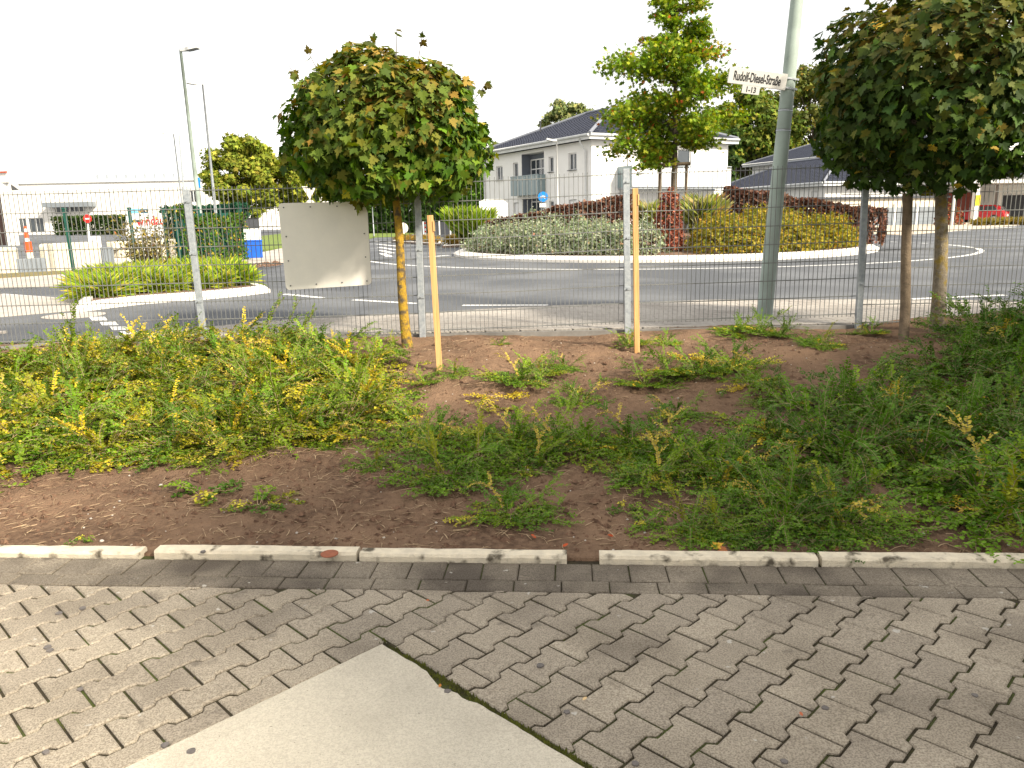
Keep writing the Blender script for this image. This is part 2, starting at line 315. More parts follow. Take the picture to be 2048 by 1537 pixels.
def stone(poly, parent, material, name, th=.05, lift=0, bev=.006, jit=.002, into=None):
    """one paver: bevelled top edge, tiny tilt and chips"""
    n = len(poly)
    if sum(poly[i][0] * poly[(i + 1) % n][1] - poly[(i + 1) % n][0] * poly[i][1] for i in range(n)) < 0: poly = poly[::-1]
    poly = [(x + random.uniform(-jit, jit) * .7, y + random.uniform(-jit, jit) * .7) for x, y in poly]
    cx = sum(p[0] for p in poly) / n; cy = sum(p[1] for p in poly) / n
    ins = []
    for i in range(n):
        a, b, c = Vector(poly[i - 1]), Vector(poly[i]), Vector(poly[(i + 1) % n])
        e1 = (b - a); e2 = (c - b)
        if e1.length < 1e-5 or e2.length < 1e-5: ins.append(poly[i]); continue
        e1.normalize(); e2.normalize(); n1 = Vector((-e1.y, e1.x)); n2 = Vector((-e2.y, e2.x)); bb = n1 + n2
        bb = bb.normalized() * min(bev / max(.35, bb.normalized().dot(n1)), bev * 1.8) if bb.length > .1 else n1 * bev
        ins.append((b.x + bb.x, b.y + bb.y))
    tx, ty = random.gauss(0, .008), random.gauss(0, .008); z0 = lift + random.gauss(0, .0012)
    zt = lambda p: z0 + tx * (p[0] - cx) + ty * (p[1] - cy)
    q = [(p[0], p[1], -th) for p in poly] + [(p[0], p[1], zt(p) - bev * .8) for p in poly] + [(p[0], p[1], zt(p)) for p in ins]
    fs = [(i, (i + 1) % n, n + (i + 1) % n, n + i) for i in range(n)] + [(n + i, n + (i + 1) % n, 2 * n + (i + 1) % n, 2 * n + i) for i in range(n)] + [tuple(range(2 * n, 3 * n))]
    if into is not None: into.add(q, fs); return None
    mb = MB(); mb.add([(x - cx, y - cy, z) for x, y, z in q], fs); o = mb.build(name, material, parent); o.location = (cx, cy, 0); return o
SU, SV = 1.553, 2.285                       # slab corner in (u, v)
DB = -.284                                  # border row inner edge (kerb frame)
cnt = 0; FAR = MB()
for k in range(-26, 22):
    vc = 2.478 + PV * k; ph = .015 + .005 * k + (PU / 2 if k % 2 else 0) + PU / 2
    for j in range(-26, 42):
        uc = ph + PU * j; poly = bone(uc, vc)
        x, y = uv2(uc, vc)
        if not (-4.6 < x < 4.6 and .9 < y < 3.9): continue
        c1 = clip(poly, 0, -1, -(SV + .006)); c2 = clip(poly, -1, 0, -(SU + .024))
        poly = max((c1, c2), key=lambda q: area(q) if len(q) > 2 else 0)
        if len(poly) < 3 or area(poly) < .002: continue
        xy = [uv2(*p) for p in poly]
        # inside the border row: KN.(p-KO) <= DB-.004
        xy = clip(xy, KN.x, KN.y, KN.x * KO.x + KN.y * KO.y + DB - .004)
        if len(xy) < 3 or area(xy) < .0015: continue
        near = -2.75 < x < 2.75 and y > 1.75; stone(xy, yard, MT['paver'], 'paving_stone', into=None if near else FAR); cnt += near
FARO = FAR.build('outer_paving_stones', MT['paver'], yard); FARO['kind'] = 'stuff'
# two border rows along the kerb
s0 = (P(930, 1180, 0) - KO).dot(KE)
for i in range(-24, 24):
    a, b = s0 + .2105 * i + .003, s0 + .2105 * (i + 1) - .003
    stone([tuple(K(a, -.282)[:2]), tuple(K(b, -.282)[:2]), tuple(K(b, -.182)[:2]), tuple(K(a, -.182)[:2])], yard, MT['border'], 'border_stone', bev=.005)
s0 = (P(886, 1157, 0) - KO).dot(KE)
for i in range(-29, 29):
    a, b = s0 + .1685 * i + .003, s0 + .1685 * (i + 1) - .003
    sh = -.02 + .0 * i
    stone([tuple(K(a, -.178)[:2]), tuple(K(b, -.178)[:2]), tuple(K(b, -.005)[:2]), tuple(K(a, -.005)[:2])], yard, MT['border'], 'border_stone', bev=.005)
# moss grown into the gap along the slab
m = MB(); N = 160
for side in (0,):
    for i in range(N):
        v = SV + .02 - i * 1.7 / N; a = .012 + .012 * abs(noise.noise(Vector((v * 9, 1, 0))))
        for _ in range(5):
            uu = SU + .012 + random.gauss(0, .006); vv = v + random.uniform(-.008, .008); x, y = uv2(uu, vv); h = random.uniform(.008, .019); r = random.uniform(.006, .013)
            q = [(x + r * math.cos(t), y + r * math.sin(t), -.02) for t in (0, 1.26, 2.51, 3.77, 5.03)] + [(x, y, -.02 + .012 + h)]
            m.add(q, [(i2, (i2 + 1) % 5, 5) for i2 in range(5)])
for k in range(-16, 14):                    # and in patches between the stones
    vc = 2.478 + PV * k; ph = .015 + .005 * k + (PU / 2 if k % 2 else 0)
    for j in range(-12, 30):
        for _ in range(16):
            if random.random() < .45: uu, vv = ph + PU * j + random.gauss(0, .003), vc + random.uniform(-.5, .5) * PV
            else:
                t = random.uniform(-.5, .5); uu = ph + PU * (j + .5 + t); a = abs(t) * PU; w_ = AMP if a > .062 else -AMP if a < .044 else -AMP + 2 * AMP * (a - .044) / .018; vv = vc + PV / 2 + w_ + random.gauss(0, .003)
            x, y = uv2(uu, vv)
            if not (-2.9 < x < 2.9 and 1.7 < y < 3.3) or (uu < SU + .02 and vv < SV) or (Vector((x, y, 0)) - KO).dot(KN) > DB - .01: continue
            if noise.noise(Vector((x * 1.7, y * 1.7, 4))) + .5 * noise.noise(Vector((x * 7, y * 7, 1))) < .08: continue
            h = random.uniform(.004, .012); r = random.uniform(.003, .007)
            m.add([(x + r * math.cos(t_), y + r * math.sin(t_), -.022) for t_ in (0, 1.57, 3.14, 4.71)] + [(x, y, -.010 + h * .8)], [(0, 1, 4), (1, 2, 4), (2, 3, 4), (3, 0, 4)])
o = m.build('joint_moss', MT['moss'], yard, smooth=True); o['kind'] = 'stuff'
# concrete slab with a chipped edge
pl = [(SU, SV)]
for i in range(1, 60): pl.append((SU + random.gauss(0, .0012) - (.03 * math.exp(-((i - 12.5) / 2.2) ** 2) + .018 * math.exp(-((i - 16.5) / 1.2) ** 2)), SV - i * .03))
pl += [(SU - 2.6, SV - 1.8), (SU - 2.6, SV)]
for i in range(40, 0, -1): pl.append((SU - i * .05, SV + random.gauss(0, .001)))
m = MB(); m.prism([uv2(*p) for p in pl], -.1, .004)
slab = m.build('concrete_slab', MT['slab'], yard, bevel=.004)
# flattened gum spots and bits
for x, y in ((383, 1505), (330, 1492), (95, 1296), (100, 1303), (160, 1380), (408, 1119), (1080, 1333), (895, 1385), (1270, 1529), (1568, 1525), (165, 1218), (118, 1228), (92, 1506), (1134, 1426), (1950, 1393), (1650, 1418)):
    p = P(x, y, 0); r = random.uniform(.009, .014); k = 10; z = .0055 if y != 1119 else .043
    pol = [(p.x + r * (1 + random.uniform(-.2, .2)) * math.cos(t * .628), p.y + r * (1 + random.uniform(-.2, .2)) * math.sin(t * .628)) for t in range(k)]
    m = MB(); m.prism(pol, z - .006, z); m.build('gum_spot', MT['gum'], yard)

# ---------------- kerb
kerb = empty('kerb'); tag(kerb, kind='structure')
def kx(px, py): return (P(px, py, 0) - KO).dot(KE)
segs = [(-5.9, -4.89), (-4.88, -3.88), (-3.87, -2.86), (-2.85, kx(270, 1125)), (kx(300, 1123), kx(714, 1122)), (kx(718, 1122), kx(1135, 1126)), (kx(1198, 1128), kx(1639, 1135)), (kx(1645, 1135), 2.40), (2.41, 3.41), (3.42, 4.42), (4.43, 5.43)]
for a, b in segs:
    m = MB(); n = 14; dz = random.gauss(0, .003); dd = random.gauss(0, .003); vv = []
    for i in range(n + 1):
        s = a + .003 + (b - a - .006) * i / n
        for d, z in ((.002, -.1), (.002, .024), (.012, .036), (.072, .038), (.08, .03), (.08, -.1)):
            p = K(s, d + dd + random.gauss(0, .0012), z + dz + random.gauss(0, .0012)); vv.append(p)
    fs = [(i * 6 + j, (i + 1) * 6 + j, (i + 1) * 6 + (j + 1) % 6, i * 6 + (j + 1) % 6) for i in range(n) for j in range(6)] + [tuple(range(6))[::-1], tuple(range(n * 6, n * 6 + 6))]
    m.add(vv, fs[:-2] + [fs[-2][::-1], fs[-1][::-1]]); m.build('kerb_stone', MT['kerb'], kerb)
lid = MB(); lid.disc(P(659, 1109, .038) + Vector((0, 0, .001)), (0, 0, 1), .042, .004, 20)
lo = lid.build('flat_stone', MT['rust']); tag(lo, 'flat reddish brown round disc lying on the kerb', 'disc')

# ---------------- planted bank
nx, ny = 420, 230; X0, X1 = -8.0, 8.5; verts = []; faces = []
for j in range(ny + 1):
    for i in range(nx + 1):
        x = X0 + (X1 - X0) * i / nx; y0 = kerb_y(x) + .04; y1 = 8.85; y = y0 + (y1 - y0) * (j / ny) ** 1.25
        z = bed_h(x, y)
        if j == 0: z = -.02
        verts.append((x, y, z))
for j in range(ny):
    for i in range(nx): a = j * (nx + 1) + i; faces.append((a, a + 1, a + nx + 2, a + nx + 1))
m = MB(); m.add(verts, faces); tag(m.build('soil_bank', MT['soil'], smooth=True), kind='structure')
# soil clods, dry stems, pebbles on it
def bank_pt():
    while True:
        x = random.uniform(-6.5, 6.5); d = random.uniform(.12, 5.0) if random.random() < .5 else random.uniform(.12, 2.2); y = kerb_y(x) + d
        return x, y, bed_h(x, y)
m = MB()
for _ in range(15000):
    x, y, z = bank_pt(); r = random.choice((.004, .006, .008, .010, .014, .022)) * random.uniform(.7, 1.3)
    q = [(x + r * random.uniform(.6, 1.3) * math.cos(t + .3), y + r * random.uniform(.6, 1.3) * math.sin(t + .3), z - .003 + random.uniform(0, .3) * r) for t in (0, 1.57, 3.14, 4.71)] + [(x + random.uniform(-.3, .3) * r, y + random.uniform(-.3, .3) * r, z + r * random.uniform(.5, 1.0))]
    m.add(q, [(0, 1, 4), (1, 2, 4), (2, 3, 4), (3, 0, 4)])
tag(m.build('soil_crumbs', MT['clod']), 'loose brown soil crumbs over the planted bank', 'soil', kind='stuff')
m = MB()
for _ in range(9000):
    x, y, z = bank_pt(); L = random.uniform(.02, .09) * (2 if random.random() < .08 else 1); a = random.uniform(0, 6.28); el = abs(random.gauss(0, .25)); cv = random.uniform(-.9, .9)
    pts = []; px_, py_, pz_ = x, y, z + .003
    for i in range(4):
        pts.append((px_, py_, pz_)); a += cv * .3; px_ += L / 3 * math.cos(a); py_ += L / 3 * math.sin(a); pz_ = max(bed_h(px_, py_) + .002, pz_ + L / 3 * math.sin(el) * (1 - i * .6))
    m.tube(pts, [random.uniform(.0010, .0026)] * 3 + [.0008], 3, cap=False)
tag(m.build('dry_stems', MT['straw']), 'thin dry plant stems strewn over the brown soil', 'plant litter', kind='stuff')
m = MB()
for _ in range(420):
    x, y, z = bank_pt(); r = random.uniform(.004, .010) * (1.8 if random.random() < .06 else 1)
    q = []
    for zz, rr in ((-.4, .7), (.1, 1), (.6, .6)):
        for t in range(6): q.append((x + r * rr * random.uniform(.8, 1.2) * math.cos(t * 1.047), y + r * rr * random.uniform(.8, 1.2) * math.sin(t * 1.047), z + r * zz + .001))
    m.add(q, [(j * 6 + t, j * 6 + (t + 1) % 6, j * 6 + 6 + (t + 1) % 6, j * 6 + 6 + t) for j in (0, 1) for t in range(6)] + [tuple(range(12, 18))])
tag(m.build('pebbles', MT['pebble'], smooth=True), 'small pale pebbles scattered on the brown soil', 'pebbles', kind='stuff')

# ---------------- street level
m = MB(); m.add([(-130, 8.95, G), (110, 8.95, G), (110, 190, G), (-130, 190, G)], [(0, 1, 2, 3)]); tag(m.build('road', MT['asphalt']), kind='structure')
# sidewalk behind the fence
WE = [(-200, 716), (0, 697), (280, 670), (560, 642), (840, 629), (1040, 616), (1420, 602), (1720, 601), (2048, 604), (2400, 612)]
we = [P(*p, G) for p in WE]
walk = empty('sidewalk'); tag(walk, kind='structure')
m = MB(); pol = [(p.x, p.y) for p in we]; pol = [(-11, 8.9), (-11, we[0].y - 1.2)] + pol if False else [(we[0].x, 8.0)] + pol + [(we[-1].x, 8.0)]
pol = [(x, max(y, 8.78)) for x, y in pol]
m.prism(pol, G - .05, G + .012); m.build('paver_bed', MT['joint'], walk)
def wall_y(x):                              # outer edge of the sidewalk at x
    for a, b in zip(we, we[1:]):
        if a.x <= x <= b.x: return a.y + (b.y - a.y) * (x - a.x) / (b.x - a.x)
    return we[-1].y
pm = MB(); hx, hy, c = .0985, .0485, .017
pp = [(-hx + c, -hy), (hx - c, -hy), (hx, -hy + c), (hx, hy - c), (hx - c, hy), (-hx + c, hy), (-hx, hy - c), (-hx, -hy + c)]
pm.prism(pp, -.03, 0); pme = pm.mesh('paver', MT['walk'])
spots = []
for r_ in range(0, 40):
    for i in range(-50, 60):
        x = i * .2 + (.1 if r_ % 2 else 0); y = 8.88 + r_ * .1
        if -7 < x < 9 and y < wall_y(x) - .18: spots.append((x, y))
spots.sort(key=lambda p: (p[1] - 8.9) * 1.2 + abs(p[0]) * .45)
for x, y in spots[:290]:
    o = link('paver', pme, walk); o.location = (x, y, G + .028 + random.uniform(-.002, .002)); o.rotation_euler = (random.gauss(0, .004), random.gauss(0, .004), 0)
m = MB()
for x, y in spots[290:]: m.prism([(x + a, y + b) for a, b in pp], G, G + .028 + random.uniform(-.002, .002))
o = m.build('paver_field', MT['walk'], walk); o['kind'] = 'stuff'
# gutter stones at its edge
for a, b in zip(we, we[1:]):
    d = (b - a); L = d.length; n = max(1, int(L / .5)); d.normalize(); nn = Vector((-d.y, d.x, 0))
    for i in range(n):
        p, q = a + d * (L * i / n + .004), a + d * (L * (i + 1) / n - .004)
        m = MB(); m.slab3([p - nn * .15, q - nn * .15, q, p], (0, 0, 1), .02); o = m.build('gutter_stone', MT['gutter'], walk)
# concrete edging under the fence
m = MB(); m.box((0, 8.745, .24), (16, .06, .16)); tag(m.build('fence_edging', MT['gutter']), kind='structure')

def sheet(name, px, z, material, parent=None, z0=None, raw=None):
    pts = raw or [(P(*p, G).x, P(*p, G).y) for p in px]
    m = MB(); m.prism(pts, (G + .001) if z0 is None else z0, z); o = m.build(name, material, parent); 
    if not parent: tag(o, kind='structure')
    return o
# painted road markings
marks = empty('road_markings'); tag(marks, kind='structure')
def quadmark(*px): m = MB(); m.add([P(*p, G + .004) for p in px], [(0, 1, 2, 3)]); m.build('painted_dash', MT['line'], marks)
def seg(a, b, wd=.14, name='painted_dash', dz=0):
    a, b = (P(*a, G), P(*b, G)) if not isinstance(a, Vector) else (a, b); d = (b - a).normalized(); nn = Vector((-d.y, d.x, 0)) * wd / 2
    m = MB(); m.add([(p.x, p.y, G + .004 + dz) for p in (a - nn, b - nn, b + nn, a + nn)], [(0, 1, 2, 3)]); m.build(name, MT['line'], marks)
for i in range(4):                          # block markings by the splitter island
    x, y = 178 + i * 20.5, 634 + i * 9.6
    quadmark((x + 6, y + 7.5), (x + 38 + i, y + 7), (x + 31 + i, y), (x, y + .3))
seg((568, 589), (645, 596.5), .13); seg((707, 600.5), (832, 608), .13); seg((925, 611.5), (1096, 611), .13); seg((1822, 599), (2010, 591), .13)
# ring line round the island
CX, CY, CR = 5.3, 28.5, 7.3
LC = Vector((5.24, 29.04, 0)); LR = 10.43
def arc(a0, a1, wd, r=LR, c=LC, n=28, name='ring_line'):
    m = MB(); q = []
    for i in range(n + 1):
        t = R(a0 + (a1 - a0) * i / n); q += [(c.x + (r - wd / 2) * math.cos(t), c.y + (r - wd / 2) * math.sin(t), G + .004), (c.x + (r + wd / 2) * math.cos(t), c.y + (r + wd / 2) * math.sin(t), G + .004)]
    m.add(q, [(2 * i, 2 * i + 1, 2 * i + 3, 2 * i + 2) for i in range(n)]); m.build(name, MT['line'], marks)
arc(196, 360, .16)
for a in range(0, 50, 5): arc(a + 3, a + 5.4, .16, n=4)
for k_ in range(5): seg((752 + k_ * 3, 483 + k_ * 6), (800 - k_ * 5, 486 + k_ * 7), .25)
seg((960, 489), (880, 497)); seg((860, 514), (900, 511), .3); seg((1900, 478), (2020, 480), .12)
for k_ in range(4): seg((1860 + 30 * k_, 466 - 2.0 * k_), (1900 + 44 * k_, 462 - 2.6 * k_), .3)
# manhole
m = MB(); m.disc(P(148, 632, G) + Vector((0, 0, .002)), (0, 0, 1), .42, .006, 28); tag(m.build('manhole_cover', MT['path']), kind='structure')

# far path, verge and crossing refuge on the other side of the street
sheet('footpath', [(-500, 625), (-200, 600), (0, 578), (140, 572), (250, 562), (420, 546), (555, 528), (700, 505), (700, 492), (560, 500), (480, 517), (400, 529), (250, 545), (0, 562), (-500, 590)], G + .06, MT['path'])
sheet('verge', [(-500, 588), (0, 561.5), (250, 544.5), (250, 541), (0, 553), (-500, 575)], G + .075, MT['dirt'])
sheet('lawn', [(525, 504), (560, 499.5), (700, 491.5), (760, 472), (690, 466), (560, 470), (524, 474)], G + .09, MT['grass'])
sheet('crossing_refuge', [(-400, 690), (0, 635), (150, 622), (170, 604), (120, 598), (0, 590), (-400, 640)], G + .02, MT['path'])
seg((0, 589), (118, 597.5), .16); seg((118, 597.5), (165, 592), .16); seg((455, 549), (520, 543), .14)
m = MB()
for _ in range(420):
    t = random.random(); p = P(395 + 165 * t, 540 - 13 * t + random.uniform(-4, 5), G + .06); r = random.uniform(.02, .07)
    m.add([(p.x + r * math.cos(a), p.y + r * math.sin(a), p.z) for a in (0, 1.6, 3.1, 4.7)] + [(p.x, p.y, p.z + r * .6)], [(0, 1, 4), (1, 2, 4), (2, 3, 4), (3, 0, 4)])
tag(m.build('leaf_litter', MT['clod']), 'line of brown leaf litter along the far footpath edge', 'leaf litter', kind='stuff')

def kerb_ring(name, pts, wd, h, parent=None, nstone=None, closed=True, inset=.0):
    """kerb stones along a closed polyline (world xy), wd towards the inside (left of travel)"""
    n = len(pts)
    for i in range(n if closed else n - 1):
        a, b, z0 = Vector((*pts[i], G)), Vector((*pts[(i + 1) % n], G)), 0
        p0, p3 = Vector((*pts[i - 1], G)), Vector((*pts[(i + 2) % n], G))
        def nin(u, v, w_): 
            d1 = (v - u).normalized(); d2 = (w_ - v).normalized(); q = Vector((-d1.y - d2.y, d1.x + d2.x, 0)); return q.normalized()
        na, nb = nin(p0, a, b), nin(a, b, p3); d = (b - a).normalized() * .004
        a2, b2 = a + d, b - d
        q = []
        for base, nv in ((a2, na), (b2, nb)):
            for off, z in ((0, -.02), (0, h * .45), (wd * .45, h), (wd, h), (wd, -.02)): q.append(base + nv * off + Vector((0, 0, z)))
        m = MB(); m.add(q, [(j, 5 + j, 5 + (j + 1) % 5, (j + 1) % 5)[::-1] for j in range(5)] + [(0, 1, 2, 3, 4)[::-1], (5, 6, 7, 8, 9)]); m.build('kerb_stone', MT['kerbwhite'], parent)

# ---------------- splitter island with grass
isl = empty('splitter_island'); tag(isl, kind='structure')
ic = [P(*p, G) for p in ((152, 626), (225, 616), (290, 608.5), (400, 600.5), (490, 592), (541, 585.5), (505, 573), (430, 557), (330, 560), (225, 577), (160, 604))]
ic2 = []
for a, b in zip(ic, ic[1:] + ic[:1]):
    n = max(1, round((b - a).length / .9))
    for i in range(n): q = a + (b - a) * i / n; ic2.append((q.x, q.y))
ar = sum(ic2[i][0] * ic2[(i + 1) % len(ic2)][1] - ic2[(i + 1) % len(ic2)][0] * ic2[i][1] for i in range(len(ic2)))
if ar < 0: ic2 = ic2[::-1]
kerb_ring('kerb', ic2, .22, .13, isl)
icx = sum(q[0] for q in ic2) / len(ic2); icy = sum(q[1] for q in ic2) / len(ic2)
m = MB(); m.prism([(icx + (x - icx) * .90, icy + (y - icy) * .90) for x, y in ic2], G + .002, G + .10); m.build('island_soil', MT['islandsoil'], isl)
def inside(p, poly):
    c = False; n = len(poly)
    for i in range(n):
        (x1, y1), (x2, y2) = poly[i], poly[(i + 1) % n]
        if (y1 > p[1]) != (y2 > p[1]) and p[0] < (x2 - x1) * (p[1] - y1) / (y2 - y1) + x1: c = not c
    return c
def blades(name, roots, nper, L, cols, wts, lean=.55, material=LM, wd=1.0):
    pos, dr, nor, sz = [], [], [], []
    for (x, y, z, s) in roots:
        n = nper; a = rng.uniform(0, 2 * np.pi, n); t = np.abs(rng.normal(0, lean, n)); r = rng.uniform(0, .06, n) * s
        d = np.stack([np.sin(t) * np.cos(a), np.sin(t) * np.sin(a), np.cos(t)], 1); pos.append(np.stack([x + r * np.cos(a), y + r * np.sin(a), np.full(n, z)], 1)); dr.append(d)
        nor.append(np.stack([-np.cos(t) * np.cos(a), -np.cos(t) * np.sin(a), np.sin(t)], 1) * 1.0); sz.append(L * s * rng.uniform(.6, 1.15, n))
    pos, dr, nor, sz = map(np.concatenate, (pos, dr, nor, sz))
    tp = (T_BLADE[0] * np.array([wd, 1, 1]), T_BLADE[1])
    return leaf_mesh(name, tp, pos, nor, dr, sz, palette(cols, wts, len(pos)), material)
g0 = [P(*p, G) for p in ((165, 612), (290, 598), (400, 590), (500, 581), (497, 573), (430, 562), (330, 566), (225, 583), (170, 600))]; gp = [(p.x, p.y) for p in g0]
roots = []
xs_ = [p[0] for p in gp]; ys_ = [p[1] for p in gp]
while len(roots) < 150:
    q = (random.uniform(min(xs_), max(xs_)), random.uniform(min(ys_), max(ys_)))
    if inside(q, gp): roots.append((*q, G + .09, random.uniform(.8, 1.25)))
o = link('ornamental_grass', blades('ornamental_grass', roots, 230, .42, [(.30, .36, .03), (.20, .30, .03), (.42, .40, .06), (.12, .22, .02)], [5, 4, 2, 2], .62, wd=.3))
tag(o, 'bright yellow-green grass filling the kerbed traffic island', 'grass', kind='stuff')

# ---------------- roundabout island
rb = empty('roundabout_island'); tag(rb, kind='structure')
pts = [(CX + CR * math.cos(2 * math.pi * i / 46), CY + CR * math.sin(2 * math.pi * i / 46)) for i in range(46)]
kerb_ring('kerb', pts, .42, .17, rb)
def mound(x, y):
    r = math.hypot(x - CX, y - CY); return G + .13 + .62 * (1 - sstep(1.5, 6.8, r))
m = MB(); q = [(CX, CY, mound(CX, CY))]
for j in range(1, 13):
    r = j / 12 * 6.95
    for i in range(48): t = 2 * math.pi * i / 48; x, y = CX + r * math.cos(t), CY + r * math.sin(t); q.append((x, y, mound(x, y) + .02 * noise.noise(Vector((x * 2, y * 2, 0)))))
fs = [(0, 1 + i, 1 + (i + 1) % 48) for i in range(48)] + [(1 + (j - 1) * 48 + i, 1 + j * 48 + i, 1 + j * 48 + (i + 1) % 48, 1 + (j - 1) * 48 + (i + 1) % 48) for j in range(1, 12) for i in range(48)]
m.add(q, fs); m.build('island_soil', MT['islandsoil'], rb, smooth=True)

# ================================================================== FENCE
fence = empty('mesh_fence', (0, 8.7, G)); tag(fence, 'grey double-bar wire mesh fence on galvanised posts above the planted bank', 'fence')
FO = Vector((0, 8.7, G))
def post(bx, by, tx, ty, Y=8.665):
    a = AY(bx, by, Y); b = AY(tx, ty, Y); a.z = min(a.z, .16); m = MB()
    m.bar(a - FO, b - FO, .068, .045, (0, 1, 0)); o = m.build('post', MT['galv'], fence, bevel=.004)
    for t in (.33, .62, .93):
        c = MB(); p = a + (b - a) * t - FO; c.box((p.x, p.y - .026, p.z), (.075, .008, .035)); c.tube([(p.x, p.y - .03, p.z), (p.x, p.y - .045, p.z)], .008, 6)
        c.build('clamp', MT['galv'], o)
    o['label'] = 'galvanised square fence post'
    return a, b
for pt in ((410, 690, 372, 379), (846, 690, 834, 372), (1256, 668, 1252, 338), (1717, 655, 1733, 330)): post(*pt)
post(-70, 735, -110, 392); post(2180, 640, 2200, 318)
def panel(x0, x1, zt0, zt1, sag=0):
    m = MB(); n = int(round((x1 - x0) / .05)); Y = 8.70
    def pt(u, dz, dy=0):
        z = zt0 + (zt1 - zt0) * u - dz; by = .018 * math.sin(u * 3.1) * (dz > .9) * sag
        return Vector((x0 + (x1 - x0) * u, Y + dy + by, z)) - FO
    for i in range(n + 1):
        u = i / n; x = x0 + (x1 - x0) * u
        a, b, c_ = pt(u, -.032), pt(u, .85), pt(u, 1.63); lean = sag * .02 * math.sin(i * .7) * .3
        m.bar(a, b, .0058, .0058, (0, 1, 0)); m.bar(b, c_ + Vector((lean, 0, 0)), .0058, .0058, (0, 1, 0))
    for k in range(9):
        for dy in (-.0075, .0075):
            m.bar(pt(0, k * .2, dy), pt(.5, k * .2 + sag * .012, dy), .008, .0085); m.bar(pt(.5, k * .2 + sag * .012, dy), pt(1, k * .2, dy), .008, .0085)
    m.build('wire_panel', MT['wire'], fence)
panel(-8.45, -5.98, 1.94, 1.94); panel(-5.95, -3.47, 1.935, 1.95, .4); panel(-3.43, -.985, 1.94, 1.96, .5); panel(-.95, 1.265, 1.965, 2.02, 1); panel(1.315, 3.865, 2.02, 2.05, .4); panel(3.94, 6.42, 1.95, 1.955); panel(6.45, 8.9, 1.95, 1.95)

# blank metal board hung on the mesh
Yb = 8.655; cn = [AY(x, y, Yb) for x, y in ((556, 407), (734, 403), (743, 570), (572, 581))]
ctr = sum(cn, Vector()) / 4; bd = empty('blank_board', ctr); pts3 = []
for i in range(4):
    a, b, c_ = cn[i - 1], cn[i], cn[(i + 1) % 4]; e1 = (a - b).normalized() * .05; e2 = (c_ - b).normalized() * .05
    for t in (0, .25, .5, .75, 1): pts3.append((b + e1 * (1 - t) ** 2 + e2 * t ** 2) - ctr)
m = MB(); m.slab3(pts3, (0, 1, 0), .006); m.build('plate', MT['alu'], bd, bevel=.002)
for u in (.06, .36, .66, .95):
    for v in (.05, .38, .66, .95):
        if u in (.36, .66) and v in (.38, .66): continue
        p = (cn[0] * (1 - u) + cn[1] * u) * (1 - v) + (cn[3] * (1 - u) + cn[2] * u) * v - ctr; m = MB(); m.disc(p + Vector((0, -.004, 0)), (0, -1, 0), .0075, .004, 8); m.build('screw', MT['darkgrey'], bd)
tag(bd, 'blank pale metal board with rounded corners hung on the fence', 'board')

# stakes
def lath(name, b, t, wd, dp, label):
    a = PB(*b); q = AY(*t, a.y + .02); o = empty(name, a); q = q - a; m = MB(); m.bar((0, 0, -.2), q, wd, dp, (0, 1, 0)); m.build('lath', MT['wood'], o, bevel=.003)
    m = MB(); m.bar(q * .90 + Vector((wd * .55, -.01, 0)), q * .965 + Vector((wd * .55, -.01, 0)), .012, dp * .9, (0, 1, 0)); m.build('cleat', MT['wood'], o)
    tag(o, label, 'stake'); return o
lath('wooden_stake', (880, 741), (860, 431), .052, .03, 'fresh orange timber stake beside the yellow lichened trunk')
lath('wooden_stake', (1275, 706), (1270, 377), .05, .045, 'fresh orange timber stake beside a fence post, facing the roundabout island')
a = PB(1808, 682); o = empty('round_stake', a); q = AY(1816, 387, a.y + .05) - a; m = MB(); m.tube([(0, 0, -.15), q * .25 + Vector((.004, 0, 0)), q * .6 - Vector((.005, 0, 0)), q], [.05, .049, .047, .046], 12); m.build('pole', MT['oldwood'], o, smooth=True)
tag(o, 'weathered brown round stake beside the thick maple trunk', 'stake')

# leaning street lamp mast with street name sign
Ym = 9.42; mb_ = AY(1528, 636, Ym); mt_ = AY(1598, -40, Ym); mb_.z = G; ms_ = empty('lamp_mast', mb_); d = mt_ - mb_
m = MB(); m.tube([(0, 0, 0), d * .25, d * .6, d, d * 1.9], [.094, .088, .079, .068, .05], 20); m.build('mast', MT['postgreen'], ms_, smooth=True)
def mast_at(py): return (640 - py) / 680.0
for py in (207, 246):
    t = mast_at(py); m = MB(); m.tube([d * (t - .003), d * (t + .003)], [.0945 - t * .027 + .004] * 2, 20); m.build('clamp_band', MT['galv'], ms_, smooth=True)
tag(ms_, 'tall grey-green lamp mast leaning over the fence with street sign', 'lamp mast')
sg = [AY(x, y, Ym - .09) for x, y in ((1462, 134), (1571, 150.5), (1568, 178.5), (1461, 166))]; sc_ = sum(sg, Vector()) / 4
st_ = empty('street_sign', sc_); ex = ((sg[1] - sg[0]) + (sg[2] - sg[3])).normalized(); ez = Vector((-ex.z, 0, ex.x)); W_ = .665; Hh = .175
m = MB(); m.slab3([-ex * W_ / 2 - ez * Hh / 2, ex * W_ / 2 - ez * Hh / 2, ex * W_ / 2 + ez * Hh / 2, -ex * W_ / 2 + ez * Hh / 2], (0, 1, 0), .02); m.build('name_plate', MT['signwhite'], st_, bevel=.003)
